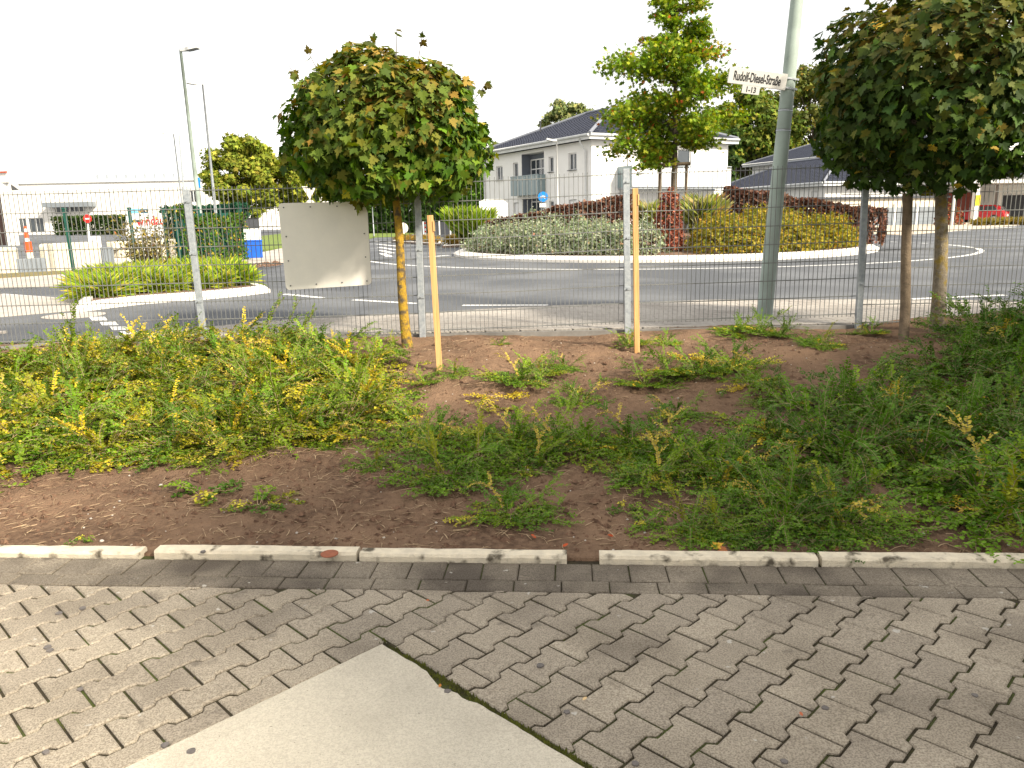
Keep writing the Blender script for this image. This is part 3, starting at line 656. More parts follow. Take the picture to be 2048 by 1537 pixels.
def text(body, size, centre, ex, ez, parent, material, name='lettering', sx=1.0, front=Vector((0, -1, 0)), th=.002):
    cu = bpy.data.curves.new('t', 'FONT'); cu.body = body; cu.size = size; cu.align_x = 'CENTER'; cu.align_y = 'CENTER'; cu.extrude = th / 2; cu.offset = size * .018
    ob = bpy.data.objects.new('t', cu); COL.objects.link(ob); dg = bpy.context.evaluated_depsgraph_get(); me = bpy.data.meshes.new_from_object(ob.evaluated_get(dg)); bpy.data.objects.remove(ob)
    ex = ex.normalized(); ez = ez.normalized()
    for v in me.vertices: v.co = centre + ex * (v.co.x * sx) + ez * v.co.y + front * v.co.z
    me.materials.clear(); me.materials.append(material); return link(name, me, parent)
text('Rudolf-Diesel-Straße', .14, Vector((0, -.002, 0)) - ex * .005 - ez * .004, ex, ez, st_, MT['black'], sx=.46)
c2 = -ez * (Hh / 2 + .045) - ex * .055
m = MB(); m.slab3([c2 - ex * .1 - ez * .043, c2 + ex * .1 - ez * .043, c2 + ex * .1 + ez * .045, c2 - ex * .1 + ez * .045], (0, 1, 0), .008); npl = m.build('number_plate', MT['signwhite'], st_)
text('1-13', .085, c2 + Vector((0, -.002, 0)), ex, ez, npl, MT['black'], sx=.8)
m = MB()
for dz in (-.055, .05): m.bar(ex * (W_ / 2 - .03) + ez * dz + Vector((0, .01, 0)), ex * (W_ / 2 + .14) + ez * dz + Vector((0, .03, 0)), .02, .02)
m.build('bracket', MT['galv'], st_); tag(st_, 'white street name sign with black letters on the leaning mast', 'street sign')

# ================================================================== MAPLES
def rr_full(rr, n): return np.concatenate([rr, np.full(n - len(rr), .5)])
def maple(name, base, zc, cx_, cy_, rx, up, dn, nleaf, tr, bark, label, top_cols, low_cols, trunk_x=0, size=(.07, .125), gsplit=.15, seed=1):
    rs = np.random.default_rng(seed); root = empty(name, base); c = np.array([cx_ - base.x, cy_ - base.y, zc - base.z])
    D = nrm(rs.standard_normal((nleaf, 3))); nz_ = np.array([noise.noise(Vector(d * 1.9 + seed)) + .5 * noise.noise(Vector(d * 5 + seed)) for d in D])
    rr = np.clip(1 - np.abs(rs.normal(0, .17, nleaf)), .25, 1.0) * (1 + .21 * nz_)
    zz = np.where(D[:, 2] > 0, D[:, 2] * up, D[:, 2] * dn)
    hor = np.linalg.norm(D[:, :2], axis=1); sq = np.where(D[:, 2] < 0, np.minimum((1 - np.abs(D[:, 2]) ** 3.2).clip(0) ** .36 / np.maximum(hor, 1e-3), 1.45), 1)
    pos = np.stack([D[:, 0] * rx * sq, D[:, 1] * rx * sq, zz], 1) * rr[:, None]
    # flatten: a dome that is wide low down
    ht = pos[:, 2]
    out = nrm(np.stack([D[:, 0] / rx, D[:, 1] / rx, D[:, 2] / np.where(D[:, 2] > 0, up, dn)], 1))
    nor = out * .75 + np.array([0, 0, .45]) + .45 * rs.standard_normal((nleaf, 3))
    dr = out * .35 + np.array([0, 0, -.9]) + .45 * rs.standard_normal((nleaf, 3))
    sz = rs.uniform(*size, nleaf)
    nh = np.array([noise.noise(Vector(p * 1.7) + Vector((3, seed, 1))) for p in pos])
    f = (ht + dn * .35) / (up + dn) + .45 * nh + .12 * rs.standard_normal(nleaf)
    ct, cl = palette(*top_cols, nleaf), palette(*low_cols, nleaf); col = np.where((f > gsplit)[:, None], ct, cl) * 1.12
    # stray shoots
    P_, N_, Dd, S_, C_ = [pos], [nor], [dr], [sz], [col]; tw = MB()
    for _ in range(9):
        d_ = nrm(np.array([rs.normal(0, .7), rs.normal(0, .5), rs.uniform(.15, 1)])); s = np.array([d_[0] * rx, d_[1] * rx, d_[2] * up]); L = rs.uniform(.12, .3)
        e = s * .93 + L * nrm(d_ + np.array([0, 0, .8])); tw.tube([Vector(c + s * .5), Vector(c + s * .93), Vector(c + e)], [.006, .004, .0022], 4)
        k = rs.integers(2, 6); P_.append(e[None] - rs.uniform(0, .5, (k, 1)) * (e - s * .93)); N_.append(rs.standard_normal((k, 3)) + np.array([0, 0, .6])); Dd.append(rs.standard_normal((k, 3)) + d_); S_.append(rs.uniform(.06, .10, k)); C_.append(palette(*top_cols, k) * .8)
    pos, nor, dr, sz, col = map(np.concatenate, (P_, N_, Dd, S_, C_))
    # the leaves that show largest are objects of their own, the rest one part
    score = -pos[:, 1] / rx + .25 * (pos[:, 2] / up) + .9 * rr_full(rr, len(pos)) + sz * 3; big = np.argsort(-score)[:280]; rest = np.setdiff1d(np.arange(len(pos)), big)
    lo_ = link('leaves', leaf_mesh('maple_leaves', T_MAPLE, (pos + c)[rest], nor[rest], dr[rest], sz[rest], col[rest], LM), root); lo_['kind'] = 'stuff'
    order = big[np.argsort(col[big].sum(1))]; NV = 14
    for gi in range(NV):
        ids = order[gi * 20:(gi + 1) * 20]; me = leaf_mesh('leaf', T_MAPLE, np.zeros((1, 3)), np.array([[0, 0, 1.]]), np.array([[0, 1., 0]]), np.ones(1), col[ids].mean(0)[None], LM)
        for i in ids:
            n_ = Vector(nor[i]).normalized(); d_ = Vector(dr[i]); d_ = (d_ - n_ * d_.dot(n_)).normalized(); s_ = d_.cross(n_); k_ = float(sz[i]); lf = link('leaf', me, root)
            mm = Matrix((s_ * k_, d_ * k_, n_ * k_)).transposed().to_4x4(); mm.translation = Vector(pos[i] + c); lf.matrix_local = mm
    zt = float(c[2] - dn * .45); tx, ty = c[0] * .8, c[1] * .8; m = MB(); n = 14
    pts = []; rad = []
    for i in range(n):
        t = i / (n - 1); pts.append((tx * t + .012 * math.sin(t * 7 + seed), ty * t, -.1 + (zt + .1) * t)); rad.append(tr * (1.18 - .42 * t + .25 * math.exp(-t * 16) + .015 * math.sin(t * 23)))
    m.tube(pts, rad, 16); m.build('trunk', bark, root, smooth=True)
    for i in range(11):
        a = i * 2.4; h = random.uniform(.2, .75); e = (c[0] + math.cos(a) * rx * .62, c[1] + math.sin(a) * rx * .62, c[2] + (up * h if i % 3 else -dn * .2)); s = Vector(pts[-1]); mid = s * .45 + Vector(e) * .55 + Vector((0, 0, .05)); tw.tube([s, mid, e], [tr * .42, tr * .22, .008], 6)
    tw.build('branches', MT['bark'], root, smooth=True); tag(root, label, 'tree', 'globe maples by the fence'); return root
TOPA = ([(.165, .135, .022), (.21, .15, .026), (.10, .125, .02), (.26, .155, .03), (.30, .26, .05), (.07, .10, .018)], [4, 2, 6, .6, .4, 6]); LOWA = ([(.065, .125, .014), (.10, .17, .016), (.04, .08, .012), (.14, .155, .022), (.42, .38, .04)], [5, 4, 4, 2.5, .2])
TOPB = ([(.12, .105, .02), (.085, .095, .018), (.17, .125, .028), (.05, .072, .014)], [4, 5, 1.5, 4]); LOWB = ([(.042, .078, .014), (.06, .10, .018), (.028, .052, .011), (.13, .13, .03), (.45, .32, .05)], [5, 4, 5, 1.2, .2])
bA = PB(816, 694); cA = AY(778, 262, bA.y + .45)
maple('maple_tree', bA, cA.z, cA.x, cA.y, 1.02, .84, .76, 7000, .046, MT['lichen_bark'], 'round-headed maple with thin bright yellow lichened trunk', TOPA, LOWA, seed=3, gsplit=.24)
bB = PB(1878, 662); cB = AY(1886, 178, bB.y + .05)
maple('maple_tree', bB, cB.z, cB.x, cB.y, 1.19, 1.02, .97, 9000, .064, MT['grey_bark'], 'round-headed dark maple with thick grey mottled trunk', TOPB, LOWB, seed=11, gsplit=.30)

# ================================================================== HONEYSUCKLE SHRUBS
def frond_nodes(p, az, el, L, droop, n):
    out = []; d = np.array([math.cos(az) * math.cos(el), math.sin(az) * math.cos(el), math.sin(el)]); st = L / n
    for i in range(n + 1):
        out.append((p.copy(), d.copy())); d = d + np.array([random.gauss(0, .05), random.gauss(0, .05), -droop / n]); d /= np.linalg.norm(d); p = p + d * st
        if p[2] < .012: p[2] = .012; d[2] = abs(d[2]) * .3
    return out
def shrub(seed, nfr, Lr, cols, wts, yel=.06, spread=.12, el=(12, 62), leaf=(.021, .033), sub=4):
    random.seed(seed); pos, dr, nor, sz, col = [], [], [], [], []; st = MB()
    def line(nodes, base_col, r0):
        st.tube([n_[0] for n_ in nodes[::2]], [r0 * (1 - .7 * i / max(1, len(nodes[::2]) - 1)) for i in range(len(nodes[::2]))], 3, cap=False)
        for i, (p, d) in enumerate(nodes[2:]):
            s = np.cross(d, (0, 0, 1)); s = s / max(np.linalg.norm(s), 1e-6); u = np.cross(s, d)
            for sg_ in (-1, 1):
                pos.append(p); dr.append(sg_ * s * .9 + d * .5 + .18 * np.random.standard_normal(3)); nor.append(u + .35 * np.random.standard_normal(3)); sz.append(random.uniform(*leaf) * (1 - .35 * i / len(nodes))); col.append(np.array(base_col) * random.uniform(.72, 1.25))
    cols_ = np.array(cols); w_ = np.array(wts) / sum(wts); np.random.seed(seed)
    for _ in range(nfr):
        az = random.uniform(0, 6.28); r = random.uniform(0, spread); p = np.array([r * math.cos(az), r * math.sin(az), 0.]); L = random.uniform(*Lr); e = R(random.uniform(*el)); bc = cols_[np.random.choice(len(cols_), p=w_)]
        if random.random() < yel: bc = np.array(random.choice(((.58, .44, .03), (.52, .46, .05), (.48, .38, .06))))
        nn = int(L / .0155); nd = frond_nodes(p, az + random.gauss(0, .4), e, L, random.uniform(.9, 2.0), nn); line(nd, bc, .0028)
        for k in range(sub):
            i = random.randint(int(nn * .25), int(nn * .85)); q, d = nd[i]; L2 = L * random.uniform(.25, .5); line(frond_nodes(q.copy(), math.atan2(d[1], d[0]) + random.choice((-1, 1)) * random.uniform(.4, 1.1), math.asin(max(-1, min(1, d[2]))) + random.uniform(-.1, .5), L2, random.uniform(.2, .9), max(4, int(L2 / .0155))), bc * random.uniform(.85, 1.15), .0017)
    me = leaf_mesh('shrub_leaves', T_OVAL, np.array(pos), np.array(nor), np.array(dr), np.array(sz), np.clip(np.array(col), .004, .9), LMG)
    return me, st.mesh('shrub_stems', MT['straw'])
YG = ([(.20, .235, .012), (.13, .20, .012), (.30, .28, .015), (.08, .145, .012), (.42, .34, .02)], [4, 4, 2, 3, .6]); GR = ([(.125, .235, .013), (.08, .17, .013), (.18, .28, .016), (.24, .27, .018)], [5, 4, 3, 1.5]); DG = ([(.08, .165, .014), (.10, .195, .015), (.05, .115, .012), (.15, .21, .016)], [5, 4, 3, 1.5])
V = {'y': [shrub(101 + i, 54, (.26, .54), *YG, .05) for i in range(3)], 'g': [shrub(201 + i, 46, (.24, .54), *GR, .05) for i in range(4)], 'd': [shrub(301 + i, 54, (.28, .60), *DG, .03) for i in range(3)],
     's': [shrub(401, 10, (.10, .20), *GR, .12, .04, sub=2), shrub(402, 8, (.10, .22), *YG, .2, .04, sub=2)], 'm': [shrub(501, 9, (.16, .30), [(.60, .42, .05), (.5, .33, .06)], [1, 1], .6, .05, (8, 48), sub=2)]}
random.seed(21)
LAB = {'y': ('yellow-green small-leaved shrub in the dense planting below the blank board', 'dense yellow-green shrubs below the blank board'), 'g': ('bright green small-leaved shrub in the loose planting on bare soil', 'loose bright green shrubs on the bare soil'),
       'd': ('dark green small-leaved shrub in the dense planting below the thick grey maple trunk', 'dense dark green shrubs below the thick grey maple trunk'), 's': ('tiny green sprig growing alone out of bare brown soil', 'tiny sprigs on the bare soil'), 'm': ('small shrub with bright yellow leaves among green ones', 'yellow-leaved young shrubs')}
def put(kind, p, s=1.0, sz=1.0):
    o = empty('honeysuckle_shrub', p, random.uniform(0, 6.28)); lm, sm = random.choice(V[kind]); a = link('foliage', lm, o); b = link('stems', sm, o); o.scale = (s, s, s * sz)
    tl = .25 * max(0, min(1, (p.y - 4.5) / 2)); o.rotation_euler = (tl * .5, 0, random.uniform(0, 6.28)); lab = LAB[kind][0]
    if kind in 'gdy':
        mark = min((((-1.0, 8.0), 'the yellow lichened trunk'), ((-.67, 7.1), 'the stake by the yellow trunk'), ((1.25, 7.6), 'the stake facing the roundabout'), ((3.1, 8.8), 'the leaning lamp mast'), ((4.6, 8.3), 'the thick grey maple trunk'), ((-3.4, 8.4), 'the post beside the blank board'), ((.31, 3.5), 'the wide kerb gap'), ((-1.8, 3.5), 'the narrow kerb gap'), ((1.4, 3.4), 'the mossy kerb stones'), ((-2.1, 8.4), 'the blank board')), key=lambda q: (q[0][0] - p.x) ** 2 + (q[0][1] - p.y) ** 2)
        d_ = math.hypot(mark[0][0] - p.x, mark[0][1] - p.y); dk = p.y - kerb_y(p.x)
        zone = 'at the fence foot' if p.y > 7.95 else 'behind the kerb' if dk < 1.0 else 'on the upper bank' if dk > 3 else 'on the lower bank'
        how = 'beside' if d_ < .8 else 'near' if d_ < 1.7 else 'away from'
        size_ = 'small' if s < .65 else 'broad' if s > .97 else ''
        lab = ' '.join(w for w in (size_, {'g': 'bright green', 'd': 'dark green', 'y': 'yellow-green'}[kind], 'shrub', zone + ',', how, mark[1]) if w)
    tag(o, lab, 'shrub', LAB[kind][1]); return o
def fill(poly, kind, gap, s=(.85, 1.15), tries=5000, alt=None, pa=0, sz=1.0):
    pts = []
    xs_ = [q[0] for q in poly]; ys_ = [q[1] for q in poly]
    for _ in range(tries):
        q = (random.uniform(min(xs_), max(xs_)), random.uniform(min(ys_), max(ys_)))
        if not inside(q, poly): continue
        p = PB(*q)
        if p.y > 8.55 or any((p - r_).length < gap for r_ in pts): continue
        pts.append(p); put(alt if alt and random.random() < pa else kind, p, random.uniform(*s), sz)
    return pts
nL = fill([(-110, 740), (120, 722), (420, 700), (560, 690), (700, 705), (735, 745), (745, 800), (690, 850), (600, 880), (420, 905), (250, 908), (100, 925), (-110, 960)], 'y', .37, sz=1.15, alt='g', pa=.16)
nR = fill([(1930, 665), (2180, 640), (2500, 640), (2600, 1050), (1980, 1035), (1900, 960), (1800, 920), (1660, 930), (1580, 880), (1650, 810), (1700, 785), (1780, 800), (1850, 770), (1900, 720)], 'd', .44, (.9, 1.15), sz=1.1, alt='g', pa=.2)
for x, y, s in ((1040, 762, .85), (1085, 748, .7), (1160, 805, .75), (1130, 735, .5), (1290, 770, .75), (1340, 745, .85), (1400, 745, .95), (1460, 735, .95), (1500, 770, .8), (1350, 830, .6),
                (900, 950, .95), (820, 880, .7), (870, 880, .9), (960, 915, .9), (1030, 880, .95), (1110, 890, .9), (1180, 900, .9), (1060, 930, .75), (1265, 890, 1.0), (1330, 900, 1.05), (1400, 925, 1.0), (1310, 955, .85), (1450, 960, .95), (1500, 930, .8), (1560, 880, .8), (1570, 800, .7),
                (1540, 975, .9), (1020, 1025, .75), (1385, 1055, .75), (1450, 1062, .6), (1560, 1045, .9), (1640, 1040, .95), (1700, 1050, .75), (1600, 1010, .7), (1700, 1000, .7), (740, 935, .5), (560, 860, .7), (650, 880, .7),
                (1470, 668, .7), (1520, 664, .8), (1560, 672, .6), (1640, 690, .62), (1740, 668, .6), (1330, 690, .55), (1260, 690, .6), (790, 705, .55), (650, 705, .7), (600, 700, .7), (850, 765, .5), (905, 745, .42), (1000, 690, .3), (780, 830, .5)):
    put('g' if x < 1560 else random.choice('gd'), PB(x, y), s * .8, 1.2)
for x, y, s in ((300, 925, .9), (405, 990, 1.1), (520, 1010, .9), (575, 1000, .7), (1250, 1020, .5), (1290, 1045, .5), (160, 1085, .35), (820, 830, .8), (690, 760, .8), (990, 820, .8)): put('s', PB(x, y), s)
for x, y, s in ((770, 835, 1.15), (1000, 800, 1.0), (960, 790, .7), (1420, 720, .9), (1375, 715, .8), (1490, 965, 1.0), (1910, 830, .9), (1950, 1010, .7), (270, 755, .8), (460, 740, .8), (560, 780, .8), (120, 860, .7), (1650, 690, .7), (20, 800, .8)): put('m', PB(x, y), s)
# fallen leaves
def fallen(x, y, c, s, label, onbank=True, z=0):
    p = PB(x, y) if onbank else P(x, y, z); p = p + Vector((0, 0, .008))
    me = leaf_mesh('fallen_leaf', T_MAPLE if s > .04 else T_OVAL, np.zeros((1, 3)), np.array([[random.gauss(0, .25), -.3, 1]]), np.array([[random.gauss(0, 1), random.gauss(0, 1), .1]]), np.array([s]), np.array([c]), LMD)
    o = link('fallen_leaf', me); o.location = p; tag(o, label, 'leaf', 'fallen leaves'); return o
for x, y in ((1072, 1080), (1125, 1097), (1215, 1073)): fallen(x, y, (.48, .09, .03), .035, 'small red fallen leaf on dark soil near the kerb')
fallen(1427, 1098, (.68, .40, .05), .06, 'yellow fallen maple leaf behind the kerb under green shrubs'); fallen(1452, 1102, (.40, .15, .06), .045, 'brown fallen leaf beside the yellow fallen maple leaf'); fallen(1677, 1103, (.42, .2, .10), .045, 'curled tan fallen leaf at the kerb joint'); fallen(1826, 1040, (.60, .24, .04), .05, 'orange fallen leaf on bare dark soil between dark shrubs')
fallen(882, 1372, (.5, .2, .05), .018, 'tiny orange leaf on the mossy slab edge', False, .004); fallen(852, 1204, (.5, .12, .04), .016, 'tiny red leaf on a paving stone near the border row', False, .006); fallen(1165, 1405, (.66, .48, .26), .02, 'pale wood chip leaf on a paving stone', False, .006); fallen(1605, 1437, (.45, .14, .07), .018, 'tiny reddish leaf on a paving stone joint', False, .006); fallen(733, 670, (.40, .13, .05), .09, 'brown curled leaf at the foot of the fence below the blank board')
#MORE2
# ================================================================== ROUNDABOUT PLANTING
def bush_mesh(seed, rx, h, n, size, cols, wts, tpl=T_QUAD, upright=.3, material=LM, bumpy=.25):
    rs = np.random.default_rng(seed); D = nrm(rs.standard_normal((n, 3))); D[:, 2] = np.abs(D[:, 2])
    nz_ = np.array([noise.noise(Vector(d * 2.6) + Vector((seed, 0, 0))) + .6 * noise.noise(Vector(d * 6.5) + Vector((seed, 2, 0))) for d in D])
    rr = (1 - np.abs(rs.normal(0, .16, n)).clip(0, .7)) * (1 + bumpy * nz_); pos = D * rr[:, None] * np.array([rx, rx, h]); pos[:, 2] += .02
    pos[:, :2] *= (1 + .12 * (1 - pos[:, 2:3] / h))
    nor = D * .8 + .7 * rs.standard_normal((n, 3)) + np.array([0, 0, .2]); dr = D * .7 + np.array([0, 0, upright]) + .6 * rs.standard_normal((n, 3))
    return leaf_mesh('bush_leaves', tpl, pos, nor, dr, rs.uniform(size[0], size[1], n), palette(cols, wts, n), material)
def bush_stems(seed, rx, h, k=14):
    random.seed(seed); m = MB()
    for _ in range(k):
        a = random.uniform(0, 6.28); r = random.uniform(.2, .8); m.tube([(random.gauss(0, .05), random.gauss(0, .05), -.05), (rx * r * .5 * math.cos(a), rx * r * .5 * math.sin(a), h * .45), (rx * r * math.cos(a), rx * r * math.sin(a), h * .85)], [.015, .01, .004], 4, cap=False)
    return m.mesh('bush_stems', MT['bark'])
ORD = ('first', 'second', 'third', 'fourth', 'fifth', 'sixth', 'seventh', 'eighth')
def bushes(name, spots, meshes, stems, label, cat, group, nf=8, rev=False):
    for i, (x, y, z, s, sz) in enumerate(spots):
        row, j = ('kerbside', i) if i < nf else ('inner', i - nf); n_ = nf if i < nf else len(spots) - nf
        o = empty(name, (x, y, z), random.uniform(0, 6.28)); o.scale = (s, s, s * sz); link('foliage', random.choice(meshes), o); link('stems', stems, o); tag(o, label % (row, ORD[n_ - 1 - j if rev else j]), cat, group)
SIL = ([(.30, .34, .22), (.22, .27, .15), (.38, .40, .28), (.16, .20, .10), (.30, .20, .12)], [5, 5, 3, 3, .5])
OLI = ([(.26, .22, .025), (.34, .26, .03), (.17, .18, .025), (.36, .20, .03), (.12, .14, .02)], [5, 4, 4, 1, 2])
sil = [bush_mesh(900 + i, .95, .95, 3000, (.05, .10), *SIL, upright=.9, bumpy=.4) for i in range(3)]; oli = [bush_mesh(910 + i, .95, .95, 3400, (.045, .085), *OLI, tpl=T_CLUMP, bumpy=.35) for i in range(3)]; stm = bush_stems(5, .9, .9)
random.seed(33)
def rsp(angs, rads, s, sz, jit=.15):
    out = []
    for rr in rads:
        for a in angs:
            x, y = CX + rr * math.cos(R(a + random.uniform(-3, 3))), CY + rr * math.sin(R(a + random.uniform(-3, 3))); out.append((x, y, mound(x, y) - .05, s * random.uniform(1 - jit, 1 + jit), sz))
    return out
bushes('silver_shrub', rsp((184, 194, 204, 214, 224, 234, 244, 252), (5.75,), .92, .95) + rsp((190, 203, 216, 229, 242), (4.5,), .95, 1.0), sil, stm, 'silvery shrub in the %s row of the roundabout, %s from the copper-red bush', 'shrub', 'silvery shrubs on the roundabout island', rev=True)
bushes('olive_shrub', rsp((279, 288, 297, 306, 315, 324, 333, 341), (5.7,), .95, 1.0) + rsp((284, 295, 306, 317, 328), (4.5,), .98, 1.05), oli, stm, 'olive-yellow shrub in the %s row of the roundabout, %s from the copper-red bush', 'shrub', 'olive shrubs on the roundabout island')
COP = ([(.15, .070, .042), (.11, .05, .034), (.22, .115, .075), (.29, .17, .12), (.07, .035, .025)], [5, 5, 3, 1.2, 3])
def hedge(name, pts, wd, h, n, size, cols, label, cat='hedge', zf=None, tpl=T_QUAD, bumpy=.10, material=LMD, core=MT['bark'], dens_in=.45):
    rs = np.random.default_rng(len(pts) * 7 + int(n)); base = Vector((pts[0][0], pts[0][1], zf(*pts[0][:2]) if zf else G)); root = empty(name, base)
    seg_ = [(Vector(a), Vector(b)) for a, b in zip(pts, pts[1:])]; Ls = np.array([(b - a).length for a, b in seg_]); cum = np.concatenate([[0], np.cumsum(Ls)]); T = cum[-1]
    u = rs.uniform(0, T, n); P3 = np.zeros((n, 3)); NN = np.zeros((n, 3)); face = rs.random(n)
    for i in range(n):
        k = min(np.searchsorted(cum, u[i]) - 1, len(seg_) - 1) if u[i] > 0 else 0; k = max(0, k); a, b = seg_[k]; t = (u[i] - cum[k]) / Ls[k]; p = a.lerp(b, t); d = (b - a).normalized(); nn = Vector((-d.y, d.x))
        hh = h(u[i] / T) if callable(h) else h; hh *= 1 + bumpy * noise.noise(Vector((u[i] * 1.6, hh, 3))); z0 = zf(p.x, p.y) if zf else G
        if face[i] < .38: v = rs.uniform(-1, 1); w_ = 1 - abs(rs.normal(0, .08)); nv = (0, 0, 1)
        else:
            sg_ = rs.choice((-1, 1)); v = sg_ * (1 - abs(rs.normal(0, .14))); w_ = rs.uniform(.02, 1); nv = (nn.x * sg_, nn.y * sg_, .1)
        v *= wd / 2 * (1 + bumpy * 2 * noise.noise(Vector((u[i] * 1.3, w_ * 3, 7)))); q = p + nn * v; P3[i] = (q.x - base.x, q.y - base.y, z0 + hh * w_ - base.z); NN[i] = nv
    nor = NN * .9 + .75 * rs.standard_normal((n, 3)); dr = np.array([0, 0, .35]) + NN * .3 + .8 * rs.standard_normal((n, 3))
    link('foliage', leaf_mesh('hedge_leaves', tpl, P3, nor, dr, rs.uniform(size[0], size[1], n), palette(*cols, n), material), root)
    m = MB(); k = int(T / .35)
    for i in range(k):
        uu = (i + .5) / k * T; j = max(0, min(np.searchsorted(cum, uu) - 1, len(seg_) - 1)); a, b = seg_[j]; p = a.lerp(b, (uu - cum[j]) / Ls[j]); hh = h(uu / T) if callable(h) else h; z0 = (zf(p.x, p.y) if zf else G) - base.z
        for _ in range(3): m.tube([(p.x - base.x, p.y - base.y, z0 - .05), (p.x - base.x + random.gauss(0, .12), p.y - base.y + random.gauss(0, .12), z0 + hh * .5), (p.x - base.x + random.gauss(0, .2), p.y - base.y + random.gauss(0, .2), z0 + hh * .88)], [.02, .013, .005], 4, cap=False)
    m.build('stems', core, root); tag(root, label, cat); return root
hl = [AY(986, 450, 28.2), AY(1060, 440, 27.0), AY(1150, 430, 26.4), AY(1262, 430, 26.6)]
hedge('copper_hedge', [(p.x, p.y) for p in hl], .8, lambda t: 0.92 + .28 * t, 10000, (.08, .15), COP, 'clipped copper-brown hedge behind the silvery shrubs on the roundabout island', zf=mound)
hr = [AY(1448, 430, 27.2), AY(1560, 430, 26.6), AY(1660, 440, 26.2), AY(1738, 450, 26.4), AY(1745, 450, 27.2)]
hedge('copper_hedge', [(p.x, p.y) for p in hr], .8, lambda t: 1.40 - .40 * max(0, t - .3), 11500, (.08, .15), COP, 'clipped copper-brown hedge behind the olive shrubs on the roundabout island', zf=mound)
p = AY(1336, 505, 23.2); x, y = p.x, p.y
RD = ([(.28, .085, .045), (.20, .06, .038), (.36, .14, .08), (.14, .05, .035)], [4, 4, 2, 2])
o = empty('copper_bush', (x, y, mound(x, y))); link('foliage', bush_mesh(77, .42, 1.68, 2300, (.06, .11), *RD, bumpy=.15, material=LMD), o); link('stems', bush_stems(6, .35, 1.6), o); tag(o, 'upright copper-red bush before the staked oak on the roundabout island', 'shrub')
for px_, Y, s, lab in ((1405, 26.0, 1.0, 'tall pale ornamental grass between copper-red bush and hedge behind olive shrubs'), (1302, 26.6, .8, 'shorter ornamental grass between the fence post and copper-red bush')):
    p = AY(px_, 440, Y); z = mound(p.x, p.y); o = link('tall_grass', blades('tall_grass', [(random.gauss(0, .22), random.gauss(0, .2), 0, random.uniform(.8, 1.1)) for _ in range(14)], 260, 1.1 * s, [(.30, .32, .08), (.22, .28, .05), (.42, .38, .16), (.45, .25, .10)], [5, 4, 3, 1], .2, wd=.13)); o.location = (p.x, p.y, z); tag(o, lab, 'ornamental grass')

# ---------------- staked oak
def limb_tree(name, base, H, tr, tiers, n, size, cols, label, tpl=T_LOBED, seed=1, bark=MT['bark'], group=None, material=LM, colf=None):
    """central leader with whorls of sprays; tiers = [(height, reach, rise)]"""
    rs = np.random.default_rng(seed); random.seed(seed); root = empty(name, base); m = MB(); tw = MB()
    m.tube([(0, 0, -.1), (.02, 0, H * .3), (-.03, .02, H * .65), (0, 0, H * .97)], [tr, tr * .8, tr * .45, .015], 10); m.build('trunk', bark, root, smooth=True)
    P3, N3, D3, C3 = [], [], [], []; tot = sum(r for _, r, _ in tiers)
    for h, reach, rise, az in [(h, r * random.uniform(.62, 1.12), q, a) for (h0, r, q) in tiers for a, h in [(random.uniform(0, 6.28) + k * 6.28 / 7, h0 + random.uniform(-.32, .32)) for k in range(7)]]:
        e = np.array([math.cos(az) * reach, math.sin(az) * reach, h + rise * reach * random.uniform(.3, 1.2)]); s = np.array([0, 0, h - .12 * reach]); md = s * .5 + e * .5 + np.array([0, 0, .10 * reach])
        tw.tube([Vector(s), Vector(md), Vector(e)], [tr * .30, tr * .16, .006], 5, cap=False)
        k = max(8, int(n * reach / (tot * 7))); t = rs.uniform(.18, 1.05, k) ** .75; q = (1 - t)[:, None] ** 2 * s + 2 * (t * (1 - t))[:, None] * md + (t ** 2)[:, None] * e
        sp = (.06 + .125 * reach * (1 - np.abs(t - .6))).clip(.05, .4)[:, None]; q = q + rs.standard_normal((k, 3)) * sp * np.array([1, 1, .55])
        P3.append(q); N3.append(rs.standard_normal((k, 3)) * .8 + np.array([0, 0, .7])); D3.append(rs.standard_normal((k, 3)) + e / reach * np.array([1, 1, 0]) - np.array([0, 0, .5]))
        w_ = np.array(cols[1], float).copy()
        if random.random() < .18: w_[-2:] *= 6
        C3.append(palette(cols[0], w_, k))
    P3, N3, D3, C3 = map(np.concatenate, (P3, N3, D3, C3)); link('leaves', leaf_mesh('tree_leaves', tpl, P3, N3, D3, rs.uniform(size[0], size[1], len(P3)), C3, material), root)
    tw.build('branches', bark, root); tag(root, label, 'tree', group); return root
ot = AY(1347, 400, 28.6); ob = Vector((ot.x, ot.y, mound(ot.x, ot.y)))
OAK = ([(.18, .26, .016), (.125, .21, .015), (.27, .31, .022), (.075, .135, .012), (.28, .25, .03), (.45, .13, .03)], [5, 5, 3, 3, .9, .22])
Hk = AY(1330, -10, 28.6).z - ob.z
zb = 2.75; tiers = [(zb + .0, 1.5, -.18), (zb + .5, 2.25, -.06), (zb + 1.05, 2.35, .02), (zb + 1.6, 2.25, .08), (zb + 2.2, 2.75, .10), (zb + 2.75, 1.9, .12), (zb + 3.3, 1.15, .12), (zb + 3.85, 1.1, .12), (zb + 4.4, .85, .12), (zb + 4.95, .55, .15), (zb + 5.4, .25, .2)]
limb_tree('oak_tree', ob, Hk * .94, .13, tiers, 21000, (.12, .21), OAK, 'young oak with red-tinged green leaves and timber support on the roundabout island', seed=5)
fr = empty('tree_support', ob); m = None
for px_ in (1320, 1373):
    q = AY(px_, 330, 28.0); zz = mound(q.x, q.y); m = MB(); m.tube([(q.x - ob.x, q.y - ob.y, zz - ob.z - .1), (q.x - ob.x, q.y - ob.y, AY(px_, 327, 28.0).z - ob.z)], .055, 10); m.build('post', MT['oldwood'], fr, smooth=True)
